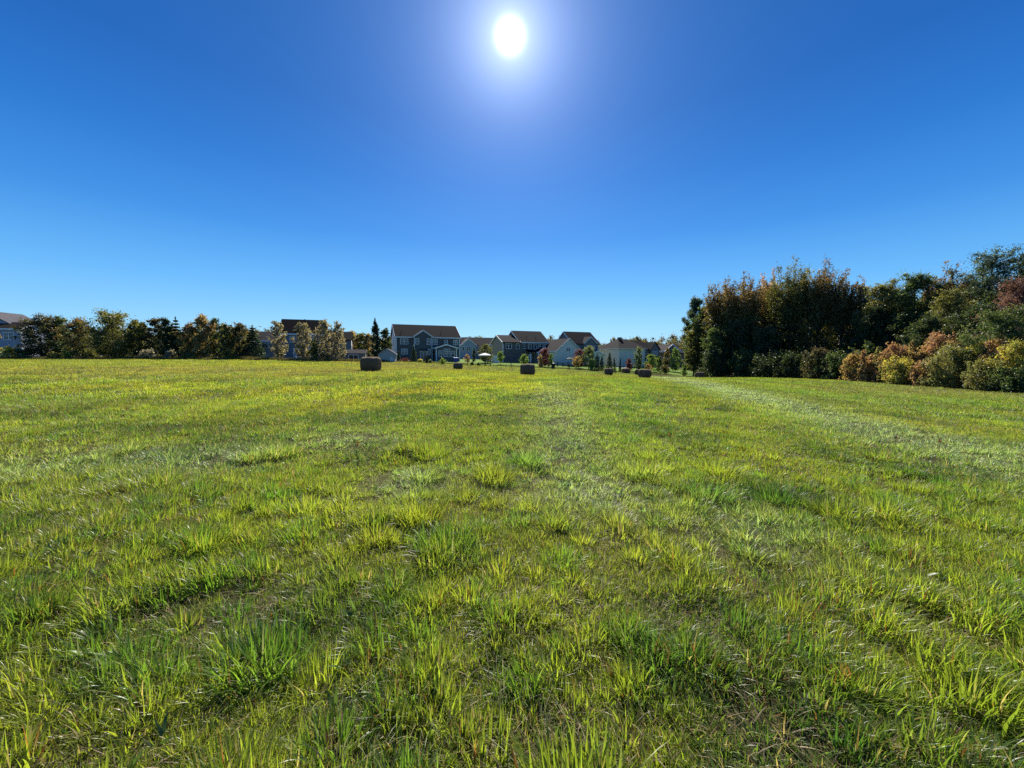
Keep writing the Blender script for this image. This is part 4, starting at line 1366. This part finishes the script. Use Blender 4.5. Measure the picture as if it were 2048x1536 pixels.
plant('evergreen_tree', 'dense dark evergreen squeezed between the tall column and the slate house', 'tree', None, 'broad', 771, 656, 88, 13, 'dark', 157, 1, 1.3)
for i, (px, yt, hw, pal, lab) in enumerate([
        (704, 661, 15, 'amber', 'orange green tree right behind the low grey roofed shed'),
        (724, 666, 13, 'olive', 'olive tree between the grey shed and the tall evergreen column'),
        (737, 667, 11, 'amber', 'amber tree close left of the tall evergreen column'),
        (692, 664, 10, 'green', 'green tree between the birches and the orange green tree')]):
    plant(L, lab, 'tree', 'autumn trees behind the sheds', 'broad', px, yt, 122, hw, pal, 160 + i, 1, 1.3)

# --- gardens in front of the houses
GG = 'young garden plants in front of the houses'
garden = [
    ('shrub', 'dark cone shaped shrub at the left corner of the slate house', 'cone', 797, 702, 86, 4.5, 'spruce', 1, None),
    ('shrub', 'red leaved shrub bed under the slate house windows', 'bush', 810, 717, 84, 10, 'red', 1, None),
    ('evergreen_tree', 'dark conical evergreen before the bay of the slate house', 'cone', 828, 690, 84, 7.5, 'spruce', 1.1, None),
    ('shrub', 'small yellow green bush beside the slate house patio door', 'bush', 840.5, 718, 82, 5, 'yellow', 1, None),
    ('evergreen_tree', 'slim dark conifer just left of the slate house sunroom', 'cone', 854, 711, 80, 3.5, 'spruce', 1, None),
    ('sapling', 'tiny pale sapling at the left post of the sunroom', 'sapling', 860, 719, 78, 3, 'lighttip', 1, None),
    ('sapling', 'small spreading sapling under the sunroom windows', 'sapling', 885, 718, 77, 8, 'bright', 1, None),
    ('sapling', 'thin sapling with a few red leaves right of the small bale', 'sapling', 935, 709, 78, 6, 'rust', 1, None),
    ('shrub', 'little dark seedling right of the sapling with red leaves', 'bush', 944.5, 725, 79, 4, 'dark', .7, None),
    ('shrub', 'little dark seedling between the seedling and the wooden posts', 'bush', 957, 725.5, 79, 4, 'dark', .7, None),
    ('evergreen_tree', 'dark narrow cypress in front of the set back blue house', 'column', 948, 694, 100, 4.6, 'spruce', 1, None),
    (L, 'loose yellow green tree behind the white parasol', 'airy', 970, 689, 96, 15, 'olive', 1.1, None),
    ('sapling', 'young green tree before the left wing of the taupe house', 'sapling', 1001, 703, 86, 8, 'bright', 1.2, None),
    ('sapling', 'young yellow green tree rising behind the bale before the taupe house', 'sapling', 1048, 708, 80, 8.5, 'bright', 1.2, None),
    (L, 'round red leaved tree before the sunroom of the taupe house', 'broad', 1090, 697, 88, 13, 'red', 1, None),
    ('shrub', 'amber bush at the left foot of the red leaved tree', 'bush', 1081, 710, 86, 6, 'amber', 1, None),
    ('sapling', 'slim green sapling right of the red leaved tree', 'sapling', 1102, 707, 85, 5, 'bright', 1, None),
    (L, 'dark red tree at the right end of the rail fence', 'broad', 1158, 698, 92, 11, 'red', 1, None),
    ('sapling', 'orange and green young tree in front of the dark red tree', 'sapling', 1154, 712, 86, 9, 'amber', 1.2, None),
    (L, 'dense green tree with pale leaf tips before the white gabled house', 'broad', 1178, 691, 89, 12.5, 'lighttip', 1, None),
    ('shrub', 'low green bush at the foot of the pale tipped tree', 'bush', 1184, 718, 85, 8, 'bright', 1, None),
    ('evergreen_tree', 'dark evergreen left one of the pair beside the pale tipped tree', 'cone', 1194, 706, 88, 7, 'spruce', 1, None),
    ('evergreen_tree', 'dark evergreen right one of the pair beside the pale tipped tree', 'cone', 1203, 711, 90, 7, 'dark', 1, None),
    ('evergreen_tree', 'widest dark cone evergreen right behind the small square looking bale', 'cone', 1219, 704, 86, 8.5, 'spruce', 1.2, None),
    ('evergreen_tree', 'slim dark evergreen close right of the widest cone evergreen', 'cone', 1229.5, 714, 88, 4, 'spruce', 1, None),
    ('evergreen_tree', 'small slim evergreen between the white patio tables', 'cone', 1240.5, 716, 87, 3, 'spruce', 1, None),
    ('shrub', 'red leaved shrub before the blank pale wall', 'bush', 1258, 718, 93, 8, 'red', 1, None),
    (L, 'upright green tree with pale tips before the hip roofed house', 'airy', 1277, 694, 94, 10, 'lighttip', 1.2, None),
    (L, 'rounded green tree before the porch of the hip roofed house', 'broad', 1301, 708, 94, 12, 'bright', 1, None),
    ('shrub', 'dark green bush right of the rounded green porch tree', 'bush', 1319, 714, 96, 9, 'green', 1, None),
    (L, 'upright brown leaved tree before the small gabled house', 'column', 1334, 695, 98, 9, 'orange', 1, None),
    (L, 'light green tree between the brown leaved tree and the woods', 'airy', 1351, 697, 95, 11, 'bright', 1.2, None),
    ('shrub', 'pale green bush at the foot of the tall woods', 'bush', 1369, 729, 82, 8, 'bright', 1, None),
    ('shrub', 'brownish low shrub under the rounded green porch tree', 'bush', 1296, 729, 90, 9, 'rust', 1, None),
    ('shrub', 'brownish low shrub under the brown leaved upright tree', 'bush', 1330, 731, 88, 10, 'redbrown', 1, None),
]
for i, (nm, lab, st, px, yt, Y, hw, pal, dn, bs) in enumerate(garden):
    plant(nm, lab, 'shrub' if nm == 'shrub' else 'tree', GG, st, px, yt, Y, hw, pal, 200 + i, dn, 1.8, bs, leaf=max(.1, .0019 * Y))

# --- the tall wood along the right side
GF = 'tall trees at the edge of the right wood'
forest = [
    ('feathery blue green tree at the left corner of the tall wood', 'airy', 1392, 594, 88, 25, 'blue', 1.3, 2.2),
    ('dense yellow green tree low at the left corner of the wood', 'broad', 1388, 645, 83, 20, 'olive', 1.1, 1.6),
    ('tree with two red tipped tops second from the left corner of the wood', 'spire', 1441, 558, 78, 28, 'orange', 1, 1.2),
    ('brown topped tree with a bare forked limb left of the tallest spires', 'spire', 1485, 549, 74, 36, 'orange', 1, 1.15),
    ('red orange topped tree close left of the broad yellow green tree', 'spire', 1532, 540, 76, 24, 'rust', 1, 1.1),
    ('broad tall yellow green topped tree in the middle of the wood', 'spire', 1578, 520, 70, 38, 'olive', 1.2, 1.2),
    ('tree of upright rust brown spires right of the yellow green tree', 'spire', 1632, 522, 67, 34, 'orange', 1.1, .95),
    ('slim tree with two thin brown spires beside the rust brown spires', 'spire', 1679, 541, 64, 24, 'orange', 1, 1.0),
    ('thin greyish crowned tree in the dip of the woodland skyline', 'airy', 1716, 569, 62, 24, 'birch', 1.2, 1.5),
    ('spreading olive crowned tree right of the dip in the skyline', 'broad', 1764, 562, 56, 42, 'olive', 1.2, 1.2),
    ('domed green tree below the tall trees at the right', 'broad', 1822, 542, 54, 42, 'green', 1.2, 1.2),
    ('tree with a dull red crest left of the tallest open tree', 'spire', 1880, 530, 53, 30, 'orange', 1, 1.2),
    ('olive green spreading tree under the red crested tree', 'broad', 1890, 585, 46, 46, 'olive', 1.2, 1.2),
    ('tallest dark tree of the wood with an open crown near the right edge', 'broad', 1962, 495, 48, 54, 'blue', 1.4, 1.1),
    ('dark tall tree cut by the right edge of the picture', 'broad', 2052, 495, 46, 58, 'dark', 1.3, 1.2),
    ('purple red tree leaning over the shrubs at the right edge', 'broad', 2040, 548, 33, 48, 'purple', 1.2, 1.3),
    ('green bushy tree under the purple red tree', 'broad', 2000, 618, 32, 50, 'green', 1.2, 1.3),
]
for i, (lab, st, px, yt, Y, hw, pal, dn, fl) in enumerate(forest):
    plant(L, lab, 'tree', GF, st, px, yt, Y, hw, pal, 300 + i, dn, fl, leaf=.0026 * Y)
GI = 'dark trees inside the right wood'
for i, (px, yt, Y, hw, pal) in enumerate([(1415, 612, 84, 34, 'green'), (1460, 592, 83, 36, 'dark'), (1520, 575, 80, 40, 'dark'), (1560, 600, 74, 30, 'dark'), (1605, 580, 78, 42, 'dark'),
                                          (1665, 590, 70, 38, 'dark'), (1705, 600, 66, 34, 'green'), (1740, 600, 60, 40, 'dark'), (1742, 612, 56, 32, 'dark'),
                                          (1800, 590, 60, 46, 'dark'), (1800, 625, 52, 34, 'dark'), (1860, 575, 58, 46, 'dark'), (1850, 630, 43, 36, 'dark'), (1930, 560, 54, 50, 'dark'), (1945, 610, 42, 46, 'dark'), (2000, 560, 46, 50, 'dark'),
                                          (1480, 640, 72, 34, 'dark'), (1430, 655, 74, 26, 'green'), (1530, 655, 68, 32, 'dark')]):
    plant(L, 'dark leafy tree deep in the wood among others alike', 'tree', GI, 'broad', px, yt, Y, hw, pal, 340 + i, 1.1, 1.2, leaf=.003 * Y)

GA = 'autumn shrubs along the foot of the right wood'
ash = [
    (1440, 700, 71, 34, 'dark', 'dark shrub under the red tipped tree at the left of the wood'),
    (1490, 702, 67, 34, 'green', 'dark green shrub under the brown topped forked tree'),
    (1545, 706, 60, 39, 'dark', 'dark low shrub under the broad yellow green tree'),
    (1592, 708, 56, 34, 'dark', 'dark low shrub under the rust brown spires'),
    (1634, 699, 50, 31, 'redbrown', 'dark brownish shrub left of the first orange shrub'),
    (1672, 706, 47, 31, 'green', 'dark green shrub touching the first orange shrub'),
    (1708, 711, 43.5, 20, 'amber', 'first orange shrub from the left along the wood'),
    (1742, 714, 42, 22, 'rust', 'reddish low shrub right of the first orange shrub'),
    (1768, 704, 42, 22, 'olive', 'olive shrub between the reddish low shrub and the red topped one'),
    (1792, 691, 40, 29, 'rust', 'red topped shrub behind the bright yellow green bush'),
    (1800, 716, 37.5, 30, 'yellow', 'bright yellow green bush in front of the red topped shrub'),
    (1836, 706, 38, 21, 'amber', 'amber shrub left of the tall red shrub'),
    (1880, 674, 37, 34, 'rust', 'tallest red shrub of the row along the wood'),
    (1850, 722, 35.5, 23, 'rust', 'low rust coloured shrub at the foot of the tallest red shrub'),
    (1910, 697, 34, 48, 'sage', 'wide green shrub right of the tallest red shrub'),
    (1928, 652, 36, 18, 'lighttip', 'slim young tree sticking out above the wide green shrub'),
    (1727, 699, 41.5, 7, 'rust', 'thin reddish shrub sticking up between the first orange shrub and the reddish low one'),
    (1757, 694, 41, 7, 'sage', 'thin sage green shrub standing up left of the red topped shrub'),
    (1822, 686, 38.5, 8, 'amber', 'thin amber shrub standing up behind the bright yellow green bush'),
    (1905, 668, 37.5, 8, 'rust', 'thin red shrub at the right shoulder of the tallest red shrub'),
    (1962, 684, 33, 31, 'yellow', 'yellow green shrub between the wide green shrub and a red one'),
    (1990, 683, 31.5, 25, 'rust', 'red shrub near the right edge under the green bushy tree'),
    (1975, 724, 30.5, 34, 'sage', 'low green shrub in front of the red shrub near the right edge'),
    (2030, 690, 29.5, 39, 'yellow', 'yellow leaved shrub cut by the right edge of the picture'),
    (2040, 735, 28.5, 34, 'green', 'low dark green shrub at the right edge of the picture'),
]
for i, (px, yt, Y, hw, pal, lab) in enumerate(ash):
    plant('shrub', lab, 'shrub', GA, 'bush', px, yt, Y, hw, pal, 400 + i, 1.3, 1.7, leaf=.0026 * Y)


# --- masses nobody could count: undergrowth of the wood, and the far woods beyond the houses
def mass(name, label, cat, pts, pal, size, n, seed, hmin=.15):
    """leaf clumps filling crowns along a belt: pts rows are (x, y, height, radius)"""
    rng = np.random.RandomState(seed)
    cen, rad = [], []
    for (x, y, hh, r) in pts:
        z = gz(x, y)
        for q in range(20):
            u = rng.rand()
            rr = r * math.sqrt(max(.05, 1 - u ** 2.2)) * rng.uniform(.3, 1)
            a = rng.rand() * 6.283
            cen.append((x + rr * math.cos(a), y + rr * math.sin(a), z + hh * (hmin + (1 - hmin) * u * rng.uniform(.85, 1))))
            s = .2 * r * rng.uniform(.6, 1.3) + .03 * hh
            rad.append((s, s, s * 1.1))
    cen, rad = np.array(cen), np.array(rad)
    cnt = np.full(len(cen), max(3, n // len(cen)))
    V, F, C = crown_quads(cen - (0, 0, -5), rad, cnt, size, rng, pal, 14.0)
    V[:, 2] -= 5
    o = np_mesh(name, V, F, 4, M['leaf'], C)
    tag(o, label, cat, kind='stuff')
    return o


rg = np.random.RandomState(77)
pts = []
for i in range(170):
    Y = rg.uniform(30, 92); X = 44 + rg.uniform(0, 40) + max(0, (45 - Y)) * .25
    pts.append((X, Y, rg.uniform(2.0, 6.5), rg.uniform(1.6, 3.0)))
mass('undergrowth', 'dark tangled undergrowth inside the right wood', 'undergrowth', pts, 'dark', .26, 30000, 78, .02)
pts = []
for i in range(90):
    Y = rg.uniform(38, 110); X = 66 + rg.uniform(0, 30)
    pts.append((X, Y, rg.uniform(11, 14), rg.uniform(3, 4.5)))
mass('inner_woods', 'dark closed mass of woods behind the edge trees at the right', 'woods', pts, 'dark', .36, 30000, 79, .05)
pts = []
prof = [(480, 664), (545, 655), (600, 662), (700, 664), (760, 668), (900, 677), (930, 672), (1000, 674), (1100, 672), (1140, 672), (1180, 674), (1210, 676), (1240, 676), (1290, 671), (1330, 672), (1355, 667), (1400, 668), (1500, 668), (1700, 668)]
for i in range(330):
    px = rg.uniform(440, 1640); Y = rg.uniform(175, 235)
    yt = np.interp(px, [p[0] for p in prof], [p[1] for p in prof]) + rg.uniform(-1, 12)
    x = at(px, 712, Y)[0]
    pts.append((x, Y, at(px, yt, Y)[2] - gz(x, Y), rg.uniform(2.6, 4.5)))
mass('distant_woods', 'far line of autumn woods beyond the houses', 'woods', pts, 'woods', .34, 330000, 80, .05)
pts = []
for i in range(120):
    px = rg.uniform(-40, 520); Y = rg.uniform(105, 150)
    x = at(px, 712, Y)[0]
    pts.append((x, Y, at(px, rg.uniform(648, 668), Y)[2] - gz(x, Y), rg.uniform(2.4, 4)))
mass('distant_trees', 'dense dark woods standing behind the left tree row', 'woods', pts, 'woods', .26, 130000, 81, .03)

# ------------------------------------------------------------------ garden furniture, fence, posts, bins
def place(name, px, Y, label, cat, group=None, rz=0.0):
    X = at(px, 715, Y)[0]
    o = empty(name, (X, Y, gz(X, Y) + .03), rz)
    tag(o, label, cat, group)
    return o


def parasol(px, Y, mt, label, Rr, Hh):
    o = place('parasol', px, Y, label, 'parasol')
    m = MB(); m.tube([(0, 0, -.3), (0, 0, Hh + .1)], [.03, .025], 8); m.tube([(0, 0, -.3), (0, 0, .12)], [.25, .2], 12); m.build('pole', M['metal'], o)
    c = MB(); n = 8
    for k in range(n):
        a, b = 6.2832 * k / n, 6.2832 * (k + 1) / n
        p, q = (Rr * math.cos(a), Rr * math.sin(a), Hh - .55), (Rr * math.cos(b), Rr * math.sin(b), Hh - .55)
        c.poly([p, q, (0, 0, Hh)]); c.poly([(p[0], p[1], p[2] - .16), (q[0], q[1], q[2] - .16), q, p])
        c.poly([(q[0], q[1], q[2] - .165), (p[0], p[1], p[2] - .165), (0, 0, Hh - .05)])
    c.build('canopy', M[mt], o)


parasol(969.5, 92, 'canvas_white', 'white patio parasol in front of the loose yellow green tree', 1.5, 2.5)
parasol(1140.5, 98, 'canvas_green', 'dark green parasol beside the pale wing of the white gabled house', 1.0, 2.4)


def table(px, Y, label, w_, rz):
    o = place('patio_table', px, Y, label, 'table', 'white patio tables on the lawns', rz)
    m = MB(); m.box(-w_, w_, -.5, .5, .70, .75); m.build('tabletop', M['canvas_white'], o)
    for sx in (-1, 1):
        for sy in (-1, 1):
            m = MB(); m.tube([(sx * (w_ - .1), sy * .4, -.3), (sx * (w_ - .12), sy * .38, .70)], [.03, .03], 6); m.build('leg', M['metal'], o)


table(979, 92.5, 'white patio table right of the white parasol', .8, .2)
table(1234, 90, 'white patio table left of the small slim evergreen', 1.0, .3)
table(1246.5, 91, 'white patio table right of the small slim evergreen', 1.0, .2)


def wpost(px, Y, hh, label, mt='wood_dark'):
    o = place('wooden_post', px, Y, label, 'post', 'wooden posts along the lawn edge')
    m = MB(); m.box(-.09, .09, -.09, .09, -.4, hh); m.build('shaft', M[mt], o)
    m = MB(); m.hexa([(-.11, -.11, hh + .001), (.11, -.11, hh + .001), (.11, .11, hh + .001), (-.11, .11, hh + .001), (-.04, -.04, hh + .09), (.04, -.04, hh + .09), (.04, .04, hh + .09), (-.04, .04, hh + .09)])
    m.build('cap', M[mt], o)


wpost(970.5, 80, 1.3, 'left one of the two dark posts below the white parasol')
wpost(980.5, 80, 1.25, 'right one of the two dark posts below the white parasol')
wpost(1022, 80, .9, 'pale wooden post between the young green tree and the bale', 'wood')
wpost(1138.5, 82, 1.1, 'thin dark post below the dark green parasol')

# dark rail fence beside the white gabled house
o = place('rail_fence', 1126, 94, 'dark wooden rail fence in front of the white gabled house', 'fence', None, A)
for k in range(6):
    m = MB(); m.box(-3.0 + k * 1.5 - .09, -3.0 + k * 1.5 + .09, -.08, .08, -.8, 1.15 - .04 * k); m.build('post', M['wood_dark'], o)
for z in (.3, .65, .98):
    for k in range(5):
        m = MB(); m.box(-3.0 + k * 1.5 + .091, -3.0 + (k + 1) * 1.5 - .091, -.03, .03, z - .06 - .03 * k, z + .06 - .03 * k); m.build('rail', M['wood_dark'], o)
o = place('vinyl_fence', 990.5, 98, 'white vinyl fence panel at the left end of the taupe house', 'fence', None, .1)
m = MB()
for k in range(9): m.box(-.86 + k * .19, -.86 + k * .19 + .183, -.02, .02, -.3, 1.75)
m.build('panel', M['white'], o)
m = MB(); m.box(-.9, .9, -.05, .05, 1.751, 1.85); m.build('top_rail', M['white'], o)
for s_ in (-1, 1):
    m = MB(); m.box(s_ * .97 - .065, s_ * .97 + .065, -.065, .065, -.4, 1.95); m.build('post', M['white'], o)


def bin_(px, Y, mt, label, group=None):
    o = place('wheeled_bin', px, Y, label, 'bin', group, A)
    m = MB(); m.hexa([(-.24, -.28, .06), (.24, -.28, .06), (.24, .24, .06), (-.24, .24, .06), (-.31, -.36, 1.0), (.31, -.36, 1.0), (.31, .36, 1.0), (-.31, .36, 1.0)]); m.build('body', M[mt], o)
    m = MB(); m.hexa([(-.33, -.4, 1.002), (.33, -.4, 1.002), (.33, .38, 1.002), (-.33, .38, 1.002), (-.3, -.36, 1.07), (.3, -.36, 1.07), (.3, .38, 1.12), (-.3, .38, 1.12)]); m.build('lid', M[mt], o)
    for s_ in (-1, 1):
        m = MB(); m.tube([(s_ * .24, .26, .12), (s_ * .31, .26, .12)], [.12, .12], 12); m.build('wheel', M['black_plastic'], o)


bin_(909.5, 91.5, 'blue_plastic', 'left one of the blue wheeled bins at the slate house corner', 'blue bins')
bin_(914, 92.5, 'blue_plastic', 'right one of the blue wheeled bins at the slate house corner', 'blue bins')
bin_(1106.5, 84, 'black_plastic', 'black wheeled bin on the lawn right of the red leaved tree')
